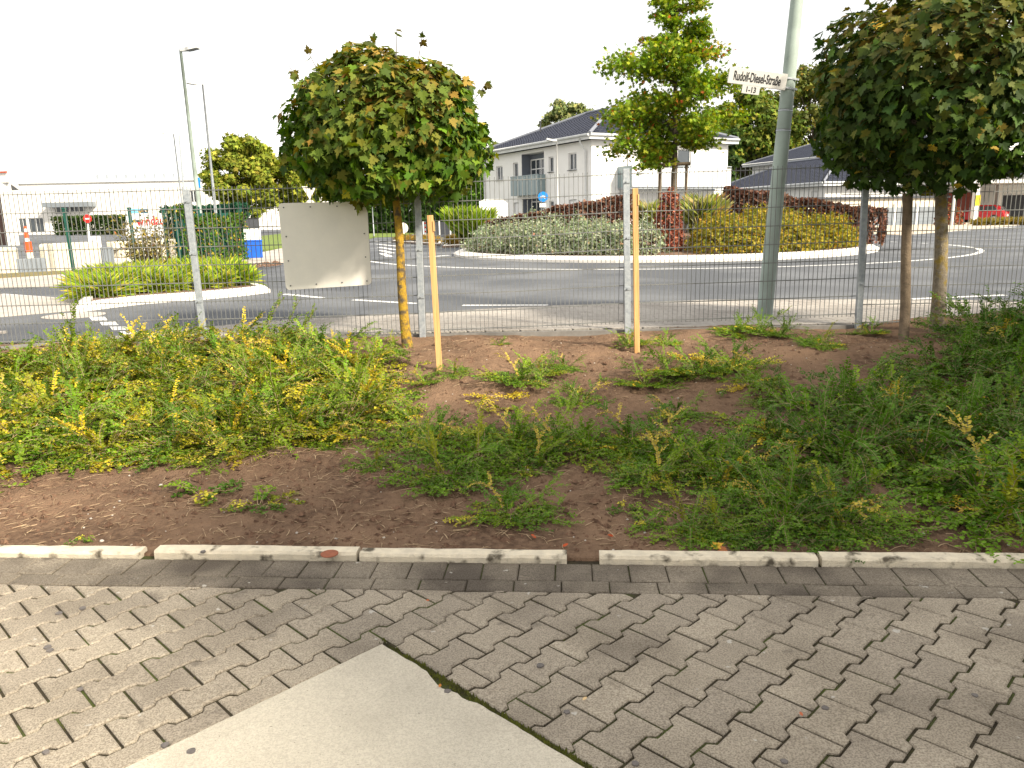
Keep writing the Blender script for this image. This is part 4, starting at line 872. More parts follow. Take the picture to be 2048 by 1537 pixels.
a, b = AY(1314, 331, 28.0) - ob, AY(1379, 328, 28.0) - ob; m = MB(); m.tube([a + Vector((0, -.1, 0)), b + Vector((0, -.1, 0))], .06, 10); m.build('crossbar', MT['oldwood'], fr, smooth=True)
tag(fr, 'timber tree support of two posts and crossbar round the young oak', 'tree support')

# ---------------- bush in the splitter island
p = P(300, 566, G + .1); o = empty('thin_bush', p); rs = np.random.default_rng(4); m = MB(); P3 = []
random.seed(8)
for _ in range(46):
    a = random.uniform(0, 6.28); L = random.uniform(.7, 1.5); sp = random.uniform(.15, .75); e = Vector((math.cos(a) * sp, math.sin(a) * sp * .8, L)); s = Vector((random.gauss(0, .08), random.gauss(0, .08), 0)); md = s * .6 + e * .4 + Vector((0, 0, .05)); m.tube([s, md, e], [.013, .009, .003], 4, cap=False)
    for _ in range(30): t = random.uniform(.35, 1.0); q = s.lerp(md, t * 2) if t < .5 else md.lerp(e, t * 2 - 1); P3.append(np.array(q) + np.random.standard_normal(3) * .07)
m.build('stems', MT['bark'], o); P3 = np.array(P3); n = len(P3)
link('leaves', leaf_mesh('bush_leaves', T_OVAL, P3, rs.standard_normal((n, 3)), rs.standard_normal((n, 3)), rs.uniform(.045, .085, n), palette([(.22, .19, .06), (.13, .12, .04), (.36, .27, .05), (.45, .16, .05), (.10, .10, .03)], [5, 4, 3, .5, 3], n), LM), o); tag(o, 'thin twiggy bush with sparse yellowing leaves rising from the island grass', 'shrub')

# ---------------- small far islands with low brown planting
for k_, (px4, lab) in enumerate(((((885, 497), (1005, 491), (1000, 483), (900, 485)), 'low brown planting on the small kerbed island with tall green grass'), (((783, 486), (880, 493), (885, 484), (850, 478), (800, 479)), 'low brown planting on the small kerbed island near the round sign back'))):
    pts = [(P(*q, G).x, P(*q, G).y) for q in px4]
    if sum(pts[i][0] * pts[(i + 1) % len(pts)][1] - pts[(i + 1) % len(pts)][0] * pts[i][1] for i in range(len(pts))) < 0: pts = pts[::-1]
    io = empty('traffic_island'); tag(io, kind='structure'); kerb_ring('kerb', pts, .3, .14, io); m = MB(); m.prism(pts, G + .002, G + .1); m.build('island_soil', MT['islandsoil'], io)
    cx_, cy_ = sum(q[0] for q in pts) / len(pts), sum(q[1] for q in pts) / len(pts); roots = []
    for _ in range(4000):
        if len(roots) >= 60: break
        q = (random.uniform(min(p_[0] for p_ in pts), max(p_[0] for p_ in pts)), random.uniform(min(p_[1] for p_ in pts), max(p_[1] for p_ in pts))); q2 = (cx_ + (q[0] - cx_) * 1.12, cy_ + (q[1] - cy_) * 1.12)
        if inside(q2, pts): roots.append((*q, G + .09, 1))
    o = link('low_planting', blades('low_planting', roots, 40, .42 if k_ == 0 else .3, [(.26, .16, .04), (.20, .14, .03), (.30, .24, .04)], [4, 3, 2], .7, wd=3)); tag(o, lab, 'planting', kind='stuff')
p = P(935, 489, G + .1); o = link('tall_grass', blades('tall_grass', [(random.gauss(0, .3), random.gauss(0, .25), 0, random.uniform(.8, 1.1)) for _ in range(18)], 300, 1.5, [(.24, .34, .03), (.18, .28, .025), (.34, .38, .05)], [4, 4, 2], .14, wd=.15)); o.location = p; tag(o, 'tall bright green ornamental grass clump on a small kerbed island', 'ornamental grass')

# ================================================================== HOUSES
def wall(parent, name, O, e, L, z0, z1, holes, material, depth=.14, nv=None):
    """wall face with real openings and reveals; O base corner, e unit direction, nv outward normal"""
    e = Vector(e); nv = Vector(nv); S = sorted({0, L, *[h[0] for h in holes], *[h[1] for h in holes]}); Zs = sorted({z0, z1, *[h[2] for h in holes], *[h[3] for h in holes]}); m = MB()
    pt = lambda s, z, d=0: O + e * s + Vector((0, 0, z)) - nv * d
    for a, b in zip(S, S[1:]):
        for c_, d_ in zip(Zs, Zs[1:]):
            if any(h[0] <= a and b <= h[1] and h[2] <= c_ and d_ <= h[3] for h in holes): continue
            m.add([pt(a, c_), pt(b, c_), pt(b, d_), pt(a, d_)], [(0, 1, 2, 3)])
    for h in holes:
        dd = h[4] if len(h) > 4 else depth; q = [(h[0], h[2]), (h[1], h[2]), (h[1], h[3]), (h[0], h[3])]
        for i in range(4): (a, c_), (b, d_) = q[i], q[(i + 1) % 4]; m.add([pt(a, c_), pt(b, d_), pt(b, d_, dd), pt(a, c_, dd)], [(0, 1, 2, 3)])
    return m.build(name, material, parent)
def window(parent, O, e, nv, s0, s1, z0, z1, depth=.12, mull=1, trans=None, shut=False, sill=True, name='window'):
    e = Vector(e); nv = Vector(nv); pt = lambda s, z, d: O + e * s + Vector((0, 0, z)) - nv * d; up = nv; m = MB(); w_ = .07
    if shut:
        m.slab3([pt(s0, z0, depth), pt(s1, z0, depth), pt(s1, z1, depth), pt(s0, z1, depth)], nv, .03); f = m.build('roller_shutter', MT['pvc'], parent); k = MB()
        zz = z0 + .08
        while zz < z1 - .05: k.bar(pt(s0 + .02, zz, depth - .035), pt(s1 - .02, zz, depth - .035), .01, .05, (0, 0, 1)); zz += .09
        o_ = k.build('slats', MT['pvc'], f); o_['kind'] = 'stuff'; return f
    for a, b in (((s0, z0), (s1, z0)), ((s0, z1), (s1, z1)), ((s0, z0), (s0, z1)), ((s1, z0), (s1, z1))): m.bar(pt(*a, depth), pt(*b, depth), w_, .06, nv)
    for i in range(1, mull + 1): s = s0 + (s1 - s0) * i / (mull + 1); m.bar(pt(s, z0, depth), pt(s, z1, depth), w_ * .9, .05, nv)
    if trans: zt = z0 + (z1 - z0) * trans; m.bar(pt(s0, zt, depth), pt(s1, zt, depth), w_ * .9, .055, nv)
    f = m.build(name, MT['pvc'], parent); g = MB(); g.slab3([pt(s0, z0, depth + .02), pt(s1, z0, depth + .02), pt(s1, z1, depth + .02), pt(s0, z1, depth + .02)], nv, .01); g.build('pane', MT['glass'], f)
    if sill: g = MB(); g.bar(pt(s0 - .06, z0 - .03, -.03), pt(s1 + .06, z0 - .03, -.03), .14, .035, (0, 0, 1)); g.build('sill', MT['darkgrey'], f)
    return f
def tile_slope(E0, E1, A0, A1, tw=.30, tl=.34):
    """roof tiles as real curved pieces between eave E0-E1 and top A0-A1"""
    m = MB(); E0, E1, A0, A1 = map(Vector, (E0, E1, A0, A1)); ed = (E1 - E0).normalized(); up = (A0 - E0) - ed * (A0 - E0).dot(ed); Hs = up.length; up.normalize(); nn = ed.cross(up).normalized()
    if nn.z < 0: nn = -nn
    L = (E1 - E0).length; a0 = (A0 - E0).dot(ed); a1 = (A1 - E0).dot(ed); r = 0
    while r * tl < Hs - .05:
        d0, d1 = r * tl, min((r + 1) * tl + .05, Hs); f = d0 / Hs; s0 = a0 * f; s1 = L + (a1 - L) * f; k = int(round((s1 - s0) / tw))
        f2 = min(1, d1 / Hs)
        for i in range(k):
            s = s0 + (s1 - s0) * i / k; w_ = (s1 - s0) / k
            if s + w_ / 2 < a0 * f2 - .2 or s + w_ / 2 > L + (a1 - L) * f2 + .2: continue
            P_ = lambda x, y, h: E0 + ed * (s + x * w_) + up * y + nn * h
            m.add([P_(0, d0, .035), P_(.25, d0, .075), P_(.55, d0, .075), P_(.8, d0, .04), P_(1, d0, .035), P_(0, d1, .005), P_(.25, d1, .04), P_(.55, d1, .04), P_(.8, d1, .01), P_(1, d1, .005), P_(0, d0, 0), P_(1, d0, 0)],
                  [(0, 1, 6, 5), (1, 2, 7, 6), (2, 3, 8, 7), (3, 4, 9, 8), (10, 11, 4, 3, 2, 1, 0)])
        r += 1
    return m
def hip_roof(parent, C, eL, eR, LL, LR, ze, pitch, over=.55, ridge_along='L', fas=.28, tiles=('R', 'Lf'), gable=False):
    """hip roof on the rectangle C + [0,LL]*eL + [0,LR]*eR, eaves at ze"""
    up = Vector((0, 0, 1)); eL, eR = Vector(eL), Vector(eR)
    q = lambda s, t, z: C + eL * s + eR * t + up * z
    a, b, c_, d_ = q(-over, -over, ze), q(LL + over, -over, ze), q(LL + over, LR + over, ze), q(-over, LR + over, ze); half = (LR if ridge_along == 'L' else LL) / 2 + over; zr = ze + half * math.tan(pitch)
    if ridge_along == 'L': r0, r1 = q(-over + half, LR / 2, zr), q(LL + over - half, LR / 2, zr); fl = [(a, b, r1, r0), (d_, r0, r1, c_), (a, r0, d_), (b, c_, r1)]; sl = {'L': (a, b, r0, r1), 'R': (a, d_, r0, r0)}
    else: r0, r1 = q(LL / 2, -over + half, zr), q(LL / 2, LR + over - half, zr); fl = [(a, r0, r1, d_), (b, c_, r1, r0), (a, b, r0), (d_, r1, c_)]; sl = {'R': (a, d_, r0, r1), 'L': (a, b, r0, r0)}
    m = MB()
    for f in fl: m.add(f, [tuple(range(len(f)))])
    m.add([a, b, c_, d_], [(0, 1, 2, 3)]); ro = m.build('roof', MT['roof'], parent)
    for k in ('L', 'R'): t = tile_slope(*sl[k]); o_ = t.build('roof_tiles', MT['roof'], ro); o_['kind'] = 'stuff'
    m = MB()
    for u, v in ((a, r0), (b, r1 if ridge_along == 'L' else r0), (d_, r0 if ridge_along == 'L' else r1), (r0, r1)):
        m.tube([u + up * .07, v + up * .07], .10, 8)
    m.build('ridge_tiles', MT['ridge'], ro)
    m = MB()
    for u, v in ((a, b), (b, c_), (c_, d_), (d_, a)): m.bar(u - up * fas * .5, v - up * fas * .5, .05, fas, up)
    m.build('fascia', MT['fascia'], ro)
    for u, v in ((a, b), (a, d_)):
        o2 = ((a - c_) * Vector((1, 1, 0))).normalized() * .0; m = MB(); n_ = (v - u).normalized().cross(up); n_ = n_ if n_.dot(a - c_) > 0 else -n_; m.tube([u + n_ * .08, v + n_ * .08], .075, 8); m.build('gutter', MT['fascia'], ro, smooth=True)
    return ro, r0, r1
UP = Vector((0, 0, 1))
# ---- white two-storey house
C = Vector((4.64, 44.6, G)); eL = Vector((-6.22, 11.26, 0)).normalized(); eR = Vector((eL.y, -eL.x, 0)); LL, LR = 12.9, 10.1; nL = -eR; nR = -eL
hs = empty('white_house', C); O0 = Vector((0, 0, 0))
def onpl(px_, py_, nv):                     # pixel to (distance along wall, height) on a wall plane of the house
    v = ray(px_, py_); o_ = Vector((0, 0, EYE)); t = (C - o_).dot(nv) / v.dot(nv); p = o_ + v * t - C; return p
def sl_(px_, py_): p = onpl(px_, py_, nL); return p.dot(eL), p.z
def sr_(px_, py_): p = onpl(px_, py_, nR); return p.dot(eR), p.z
ze = sl_(1183, 280)[1]
holes = []; wins = []
s1, _ = sl_(1043, 320); s0, _ = sl_(1088, 320); zl0, zl1 = 2.95, sl_(1066, 306)[1]
holes += [(s0, s1, zl0, zl1, .75), (s0, s1, .05, 2.45, .75)]
for xa, xb, ya, yb in ((992, 1005, 332, 361), (1026, 1036, 325, 357), (1097, 1107, 313, 345), (1137, 1153, 305, 341)):
    a_, zt = sl_(xb, ya); b_, _ = sl_(xa, ya); _, zb_ = sl_((xa + xb) / 2, yb); holes += [(a_, b_, zb_, zt), (a_, b_, .95, 2.2)]; wins += [(a_, b_, zb_, zt, False), (a_, b_, .95, 2.2, True)]
wall(hs, 'wall', O0, eL, LL, -.3, ze, holes, MT['render'], nv=nL)
for i, (a_, b_, zb_, zt, sh) in enumerate(wins):
    sh = sh and i != 5
    window(hs, O0, eL, nL, a_ + .03, b_ - .03, zb_ + .03, zt - .03, mull=0 if b_ - a_ < .8 else 1, shut=sh)
# loggia insides
m = MB(); dpt = .73
for zb_, zt in ((zl0, zl1), (.05, 2.45)):
    q = lambda s, d, z: eL * s - nL * d + UP * z
    m.add([q(s0, dpt, zb_), q(s1, dpt, zb_), q(s1, dpt, zt), q(s0, dpt, zt)], [(0, 1, 2, 3)])
    m.slab3([q(s1 - .012, .01, zb_ + .01), q(s1 - .012, dpt, zb_ + .01), q(s1 - .012, dpt, zt - .01), q(s1 - .012, .01, zt - .01)], -eL, .01)
m.build('loggia_wall', MT['greywall'], hs)
for zb_, zt in ((zl0 + .05, zl1 - .35), (.1, 2.2)): window(hs, -nL * .62, eL, nL, s0 + .1, s1 - .12, zb_, zt, depth=.02, mull=3, trans=.68, sill=False, name='glazed_door')
m = MB(); bz0, bz1 = sl_(1064, 391)[1], sl_(1064, 352)[1]; k = 9; sa, sb = s0 - .15, s1 + .55
for i in range(k):
    u, v = sa + (sb - sa) * i / k + .02, sa + (sb - sa) * (i + 1) / k - .02; mm = MB(); mm.slab3([eL * u + nL * .5 + UP * bz0, eL * v + nL * .5 + UP * bz0, eL * v + nL * .5 + UP * (bz1 - .03), eL * u + nL * .5 + UP * (bz1 - .03)], nL, .03); mm.build('balcony_panel', MT['frost'], hs)
m.bar(eL * sa + nL * .52 + UP * bz1, eL * sb + nL * .52 + UP * bz1, .06, .05); m.slab3([eL * sa + UP * (bz0 + .0), eL * sb + UP * bz0, eL * sb + nL * .48 + UP * bz0, eL * sa + nL * .48 + UP * bz0], UP, .12)
for s in (sa, sb): m.slab3([eL * s + nL * .02 + UP * bz0, eL * s + nL * .5 + UP * bz0, eL * s + nL * .5 + UP * bz1, eL * s + nL * .02 + UP * bz1], eL, .03)
m.build('balcony', MT['frost'], hs)
# sunny side
hR = []
for xa, xb, ya, yb in ((1241, 1257, 301, 318),): a_, zt = sr_(xa, ya); b_, _ = sr_(xb, ya); hR.append((a_, b_, zt - 1.3, zt))
a_, zt = sr_(1191, 399); b_, _ = sr_(1212, 399); hR.append((a_, b_, .9, zt)); hR.append((5.2, 7.2, 3.0, 5.0)); hR.append((5.2, 7.2, .2, 2.2))
wall(hs, 'wall', O0, eR, LR, -.3, ze, hR, MT['render'], nv=nR)
for i, h in enumerate(hR): window(hs, O0, eR, nR, h[0] + .03, h[1] - .03, h[2] + .03, h[3] - .03, mull=1, shut=(i == 0))
wall(hs, 'wall', eL * LL, eR, LR, -.3, ze, [], MT['render'], nv=eL); wall(hs, 'wall', eR * LR, eL, LL, -.3, ze, [], MT['render'], nv=eR)
# long balcony on the sunny side
b0, zt = sr_(1236, 334); b1, _ = sr_(1432, 334); _, zb_ = sr_(1330, 376); k = 14; m = MB()
for i in range(k):
    u, v = b0 + (b1 - b0) * i / k + .02, b0 + (b1 - b0) * (i + 1) / k - .02; mm = MB(); mm.slab3([eR * u + nR * 1.3 + UP * zb_, eR * v + nR * 1.3 + UP * zb_, eR * v + nR * 1.3 + UP * (zt - .12), eR * u + nR * 1.3 + UP * (zt - .12)], nR, .03); mm.build('balcony_panel', MT['pvc'], hs)
for i in range(k + 1): u = b0 + (b1 - b0) * i / k; m.bar(eR * u + nR * 1.27 + UP * zb_, eR * u + nR * 1.27 + UP * zt, .03, .03, nR)
m.bar(eR * b0 + nR * 1.29 + UP * zt, eR * b1 + nR * 1.29 + UP * zt, .05, .05); m.slab3([eR * b0 + UP * (zb_ - .1), eR * b1 + UP * (zb_ - .1), eR * b1 + nR * 1.25 + UP * (zb_ - .1), eR * b0 + nR * 1.25 + UP * (zb_ - .1)], UP, .18); m.build('balcony_rail', MT['galv'], hs)
m = MB(); m.slab3([eR * b0 + nR * .02 + UP * zb_, eR * b0 + nR * 1.25 + UP * zb_, eR * b0 + nR * 1.25 + UP * zt, eR * b0 + nR * .02 + UP * zt], -eR, .03); m.build('balcony_side', MT['frost'], hs)
ro, r0, r1 = hip_roof(hs, O0, eL, eR, LL, LR, ze + .24, R(22), .42, fas=.24)
for s in (.45, LL - .12):                   # downpipes
    m = MB(); m.tube([eL * s + nL * .5 + UP * (ze + .1), eL * s + nL * .45 + UP * (ze - .1), eL * s + nL * .09 + UP * (ze - .55), eL * s + nL * .09 + UP * -.1], .055, 8); m.build('downpipe', MT['fascia'], hs, smooth=True)
m = MB(); p0 = sl_(1071, 285); q = eL * 9.0 + eR * 2.2 + UP * (ze + 1.25); m.tube([q, q + UP * .75], .05, 8); m.tube([q + UP * .75, q + UP * .8], .09, 8); m.build('vent_pipe', MT['darkgrey'], ro)
m = MB(); q = eL * 3.2 + eR * 2.6 + UP * (ze + 1.42); m.bar(q, q + eL * .5, .06, .2); m.build('snow_guard', MT['darkgrey'], ro)
hp_, hz_ = sr_(1426, 375); m = MB(); m.slab3([eR * (hp_ - .12) + nR * .01 + UP * (hz_ - .15), eR * (hp_ + .12) + nR * .01 + UP * (hz_ - .15), eR * (hp_ + .12) + nR * .01 + UP * (hz_ + .15), eR * (hp_ - .12) + nR * .01 + UP * (hz_ + .15)], nR, .02); hp = m.build('house_number_plate', MT['signblue'], hs); text('1', .26, eR * hp_ + nR * .034 + UP * hz_, eR, UP, hp, MT['white'], front=nR)
tag(hs, 'white two-storey house with dark hipped tile roof, loggia and balcony', 'house')

# ---- house with low wing behind the right hedge
def simple_house(name, C, eL, LL, LR, z1, pitch, label, wins=(), over=.6, ridge='L', zb=-.3, material='render'):
    h = empty(name, C); eL = Vector(eL).normalized(); eR = Vector((eL.y, -eL.x, 0))
    hl_ = [w for w in wins if w[0] == 'L']; hr_ = [w for w in wins if w[0] == 'R']
    for O, e, L, nv, hh in ((O0, eL, LL, -eR, hl_), (O0, eR, LR, -eL, hr_), (eL * LL, eR, LR, eL, []), (eR * LR, eL, LL, eR, [])):
        wall(h, 'wall', O, e, L, zb, z1, [w[1:5] for w in hh], MT[material], nv=nv)
        for w in hh: window(h, O, e, nv, w[1] + .03, w[2] - .03, w[3] + .03, w[4] - .03, mull=w[5], shut=w[6])
    hip_roof(h, O0, eL, eR, LL, LR, z1 + .25, pitch, over, ridge); tag(h, label, 'house'); return h
cw = P(1646, 451, G); cw = AY(1648, 420, 67); cw.z = G; zw = AY(1648, 366, 67).z - G - .25
lw = AY(1440, 400, 84) ; lv = (lw - cw); lv.z = 0
hw = simple_house('low_house_wing', cw, lv, 17.5, 9.5, zw, R(24), 'single-storey wing with dark hipped roof beside the taller house behind the hedge', [('L', 1.0, 1.9, 1.5, 2.9, 0, True), ('R', 1.6, 4.4, .2, 2.6, 1, True), ('R', 5.4, 8.0, .2, 2.6, 1, True)], .7, 'L')
ch = AY(1790, 420, 84); ch.z = G; l2 = AY(1522, 400, 104) - ch; l2.z = 0
hh_ = simple_house('rear_house', ch, l2, 23.5, 12, AY(1790, 300, 84).z - G - .2, R(20), 'tall cream house with dark hipped roof rising behind the low wing', [('L', 3, 4.2, 4.2, 5.6, 1, False)], .9, 'L')

# ---- grey-door outbuilding in front of it
ob_ = empty('garage_row', P(1760, 452, G)); C2 = ob_.location.copy(); e2 = (P(1862, 448, G) - P(1740, 452, G)); e2.z = 0; e2.normalize(); n2 = Vector((e2.y, -e2.x, 0)); L2 = 21.0; s00 = -13.5
hh2 = [(-.9 + i * 2.55, 1.35 + i * 2.55, 0.02, 1.42) for i in range(3)]
m = MB(); m.slab3([e2 * s00 - UP * .2, e2 * (s00 + L2) - UP * .2, e2 * (s00 + L2) + UP * 2.1, e2 * s00 + UP * 2.1], -n2, 2.8); m.build('wall', MT['beige'], ob_)
for h in [(-8.6, -6.3), (-6.1, -3.8), (-3.6, -1.3)] + [(h[0], h[1]) for h in hh2]:
    d_ = MB(); d_.slab3([e2 * h[0] + n2 * .01, e2 * h[1] + n2 * .01, e2 * h[1] + n2 * .01 + UP * 1.42, e2 * h[0] + n2 * .01 + UP * 1.42], n2, .05); dd = d_.build('door', MT['greypanel'], ob_); k = MB()
    for z in (.28, .56, .84, 1.12): k.bar(e2 * (h[0] + .04) + n2 * .07 + UP * z, e2 * (h[1] - .04) + n2 * .07 + UP * z, .012, .03)
    k.build('door_rib', MT['greypanel'], dd)['kind'] = 'stuff'
    d_ = MB(); d_.box(e2 * (h[1] + .11) + n2 * .06 + UP * .75, (.18, .12, 1.9), math.atan2(e2.y, e2.x)); d_.build('pier', MT['white'], ob_)
m = MB(); m.slab3([e2 * (s00 - .2) + UP * 2.11 + n2 * .25, e2 * (s00 + L2 + .2) + UP * 2.11 + n2 * .25, e2 * (s00 + L2 + .2) + UP * 2.11 - n2 * 3, e2 * (s00 - .2) + UP * 2.11 - n2 * 3], UP, .16); m.build('flat_roof', MT['darkgrey'], ob_)
tag(ob_, 'low beige garage row with grey doors and dark flat roof edge', 'garage row')
# ---- carport house at the right
cp = AY(1935, 435, 66); cp.z = G; cph = empty('carport', cp); rx_ = Vector((1, .12, 0)).normalized(); ry_ = Vector((-.12, 1, 0)).normalized()
for s, t in ((.6, 0), (6.6, 0), (12.4, 0), (.6, 5), (6.6, 5), (12.4, 5)):
    m = MB(); m.box(rx_ * s + ry_ * t + UP * 1.6, (.45, .4, 3.25)); m.build('column', MT['render'], cph)
m = MB(); m.slab3([rx_ * -1.2 - ry_ * .6 + UP * 3.2, rx_ * 14 - ry_ * .6 + UP * 3.2, rx_ * 14 + ry_ * 6 + UP * 3.2, rx_ * -1.2 + ry_ * 6 + UP * 3.2], UP, .42); m.build('fascia', MT['fascia'], cph)
m = tile_slope(rx_ * -1.4 - ry_ * .8 + UP * 3.65, rx_ * 14.2 - ry_ * .8 + UP * 3.65, rx_ * -1.4 + ry_ * 5 + UP * 5.2, rx_ * 14.2 + ry_ * 5 + UP * 5.2); m.add([rx_ * -1.4 - ry_ * .8 + UP * 3.63, rx_ * 14.2 - ry_ * .8 + UP * 3.63, rx_ * 14.2 + ry_ * 5 + UP * 5.18, rx_ * -1.4 + ry_ * 5 + UP * 5.18], [(0, 1, 2, 3)]); m.build('roof', MT['roof'], cph)['kind'] = 'stuff'
m = MB(); m.slab3([rx_ * -1.0 + ry_ * 6.2 - UP * .1, rx_ * 14 + ry_ * 6.2 - UP * .1, rx_ * 14 + ry_ * 6.2 + UP * 6.8, rx_ * -1.0 + ry_ * 6.2 + UP * 6.8], ry_, .3); m.build('rear_wall', MT['render'], cph)
m = MB(); m.slab3([rx_ * 2.2 + ry_ * 6.1, rx_ * 5.6 + ry_ * 6.1, rx_ * 5.6 + ry_ * 6.1 + UP * 2.6, rx_ * 2.2 + ry_ * 6.1 + UP * 2.6], ry_, .06); m.build('brown_gate', MT['redwall'], cph)
m = MB(); m.slab3([rx_ * 7.4 + ry_ * 6.1, rx_ * 11.6 + ry_ * 6.1, rx_ * 11.6 + ry_ * 6.1 + UP * 2.3, rx_ * 7.4 + ry_ * 6.1 + UP * 2.3], ry_, .06); m.build('dark_gate', MT['darkgrey'], cph)
window(cph, ry_ * 6.15 + UP * 0, rx_, -ry_, -.6, 1.0, 1.2, 2.7, depth=0, mull=1)
tag(cph, 'open carport with white columns and tiled roof edge', 'carport')
m = MB(); q = cp + rx_ * .6 - ry_ * .26 + UP * 1.85; m.slab3([q - rx_ * .2 - UP * .42, q + rx_ * .2 - UP * .42, q + rx_ * .2 + UP * .42, q - rx_ * .2 + UP * .42], ry_, .03); tag(m.build('yellow_board', MT['yellow']), 'small yellow board on a white carport column', 'board')
# house wall linking garage and carport
lk = empty('cream_house', AY(1868, 430, 76)); lk.location.z = G; m = MB(); m.box((0, 3, 2.4), (9.5, 6, 5.2)); m.build('wall', MT['render'], lk); hip_roof(lk, Vector((-4.75, 0, 0)), Vector((0, 1, 0)), Vector((1, 0, 0)), 6, 9.5, 5.2, R(20), .5, 'R')
window(lk, Vector((-4.75, 0, 0)), (1, 0, 0), (0, -1, 0), 6.6, 8.0, 1.2, 2.8, depth=-.02, mull=1); tag(lk, 'cream house wall between the garage row and the carport', 'house')

# ================================================================== VEHICLES
def car(name, loc, rz, paint, label):
    o = empty(name, loc, rz); W = 1.76
    prof = [(-2.08, .30), (-2.12, .55), (-2.05, .80), (-1.92, .93), (-1.75, .97), (.55, .95), (1.25, .86), (1.85, .72), (2.05, .55), (2.05, .28), (1.7, .22), (-1.8, .22)]
    m = MB(); n = len(prof); q = []
    for y, ins, sc in ((-W / 2, .0, .97), (-W / 2 + .12, 0, 1.0), (W / 2 - .12, 0, 1.0), (W / 2, 0, .97)): q += [(x * sc, y, .22 + (z - .22) * (sc if sc < 1 else 1)) for x, z in prof]
    m.add(q, [(j * n + i, j * n + (i + 1) % n, (j + 1) * n + (i + 1) % n, (j + 1) * n + i) for j in range(3) for i in range(n)] + [tuple(range(n))[::-1], tuple(range(3 * n, 4 * n))]); m.build('body', paint, o, smooth=False, bevel=.05)
    cb = [(-1.85, .95), (-1.62, 1.30), (-1.25, 1.46), (-.1, 1.47), (.35, 1.36), (1.05, .93)]; m = MB(); q = []; k = len(cb)
    for s in (-1, 1): q += [(x, s * (W / 2 - .06 - (z - .93) * .35), z) for x, z in cb]
    m.add(q, [tuple(range(k)), tuple(range(k, 2 * k))[::-1]] + [(i, k + i, k + (i + 1) % k, (i + 1) % k) for i in range(k)]); m.build('cabin', paint, o, bevel=.04)
    for s in (-1, 1):
        for x0, x1 in ((-1.45, -.5), (-.42, .42)):
            yy = lambda z: s * (W / 2 - .06 - (z - .93) * .35 + .012); sh = .22 if x0 < -1 else 0; t1 = -.28 if x1 > 0 else 0
            g = MB(); g.slab3([(x0, yy(1.0), 1.0), (x1 + (.38 if x1 > 0 else 0), yy(1.0), 1.0), (x1 + t1, yy(1.36), 1.36), (x0 + sh, yy(1.36), 1.36)], (0, s, 0), .008); g.build('side_window', MT['glass'], o)
    for pts_, nm in (([(-1.83, 1.0), (-1.66, 1.27)], 'rear_window'), ([(.96, 1.0), (.43, 1.33)], 'windscreen')):
        g = MB(); (xa, za), (xb, zb_) = pts_; hw = W / 2 - .2; dx = -.03 if xa < 0 else .03
        g.slab3([(xa + dx, -hw, za), (xa + dx, hw, za), (xb + dx, hw - .1, zb_), (xb + dx, -hw + .1, zb_)], (-1 if xa < 0 else 1, 0, .6), .02); g.build(nm, MT['glass'], o)
    for x in (-1.28, 1.28):
        for s in (-1, 1):
            t = MB(); t.tube([(x, s * (W / 2 - .2), .32), (x, s * (W / 2 + .02), .32)], .32, 20); wh = t.build('wheel', MT['black'], o, smooth=False); r_ = MB(); r_.disc((x, s * (W / 2 + .02), .32), (0, s, 0), .2, .012, 16); r_.build('rim', MT['galv'], wh)
    for s in (-1, 1):
        t = MB(); t.box((-2.06, s * .68, .78), (.10, .3, .16)); t.build('tail_light', MT['red'], o); t = MB(); t.box((1.98, s * .64, .62), (.14, .34, .12)); t.build('headlight', MT['frost'], o)
        t = MB(); t.box((.62, s * (W / 2 + .06), .98), (.16, .16, .12)); t.build('mirror', paint, o)
    t = MB(); t.box((-2.13, 0, .55), (.02, .5, .11)); t.build('number_plate', MT['white'], o); t = MB(); t.box((-2.06, 0, .34), (.12, 1.5, .14)); t.build('bumper', MT['black'], o); tag(o, label, 'car'); return o
q = cp + rx_ * 1.0 + ry_ * 3.2; car('parked_car', (q.x + 2.3, q.y, G + .0), R(138), MT['carred'], 'red hatchback parked nose-in under the carport')
q = P(336, 474, G); q = AY(338, 474, 80); car('parked_car', (q.x, q.y, G), R(-8), MT['carwhite'], 'silver-white car parked before the green hedge by the company sign')

#MORE3
# ================================================================== STREET LAMPS AND SIGNS
def lamp(base, top, head_dx, label, r=.07, material='galv', length=1.0, Y=None):
    o = empty('street_lamp', base); d = top - base; m = MB(); m.tube([(0, 0, 0), d * .3, d], [r, r * .85, r * .5], 12); m.build('pole', MT[material], o, smooth=True)
    h = MB(); s = 1 if head_dx > 0 else -1; u = Vector((s, -.15, .06)).normalized(); b = d
    prof = [(0, -.05, .10), (length * .3, -.06, .16), (length * .55, -.055, .30), (length, -.02, .24)]
    sd = Vector((.15 * s, 1, 0)).normalized(); q = []
    for x, z, w_ in prof: q += [b + u * x + sd * w_ / 2 + UP * z, b + u * x - sd * w_ / 2 + UP * z, b + u * x - sd * w_ / 2 + UP * (z + .09), b + u * x + sd * w_ / 2 + UP * (z + .09)]
    h.add(q, [(i * 4 + j, i * 4 + (j + 1) % 4, i * 4 + 4 + (j + 1) % 4, i * 4 + 4 + j) for i in range(3) for j in range(4)] + [(3, 2, 1, 0), (12, 13, 14, 15)]); ho = h.build('lamp_head', MT['fascia'], o)
    g = MB(); g.slab3([b + u * (length * .4) + sd * .1 - UP * .06, b + u * (length * .95) + sd * .09 - UP * .035, b + u * (length * .95) - sd * .09 - UP * .035, b + u * (length * .4) - sd * .1 - UP * .06], -UP, .01); g.build('lens', MT['greypanel'], ho); tag(o, label, 'street lamp', 'street lamps'); return o
b = P(411, 526, G); lamp(b, AY(361, 100, b.y), 1, 'tall street lamp with flat head rising behind a fence post', .085, 'postgreen', .62)
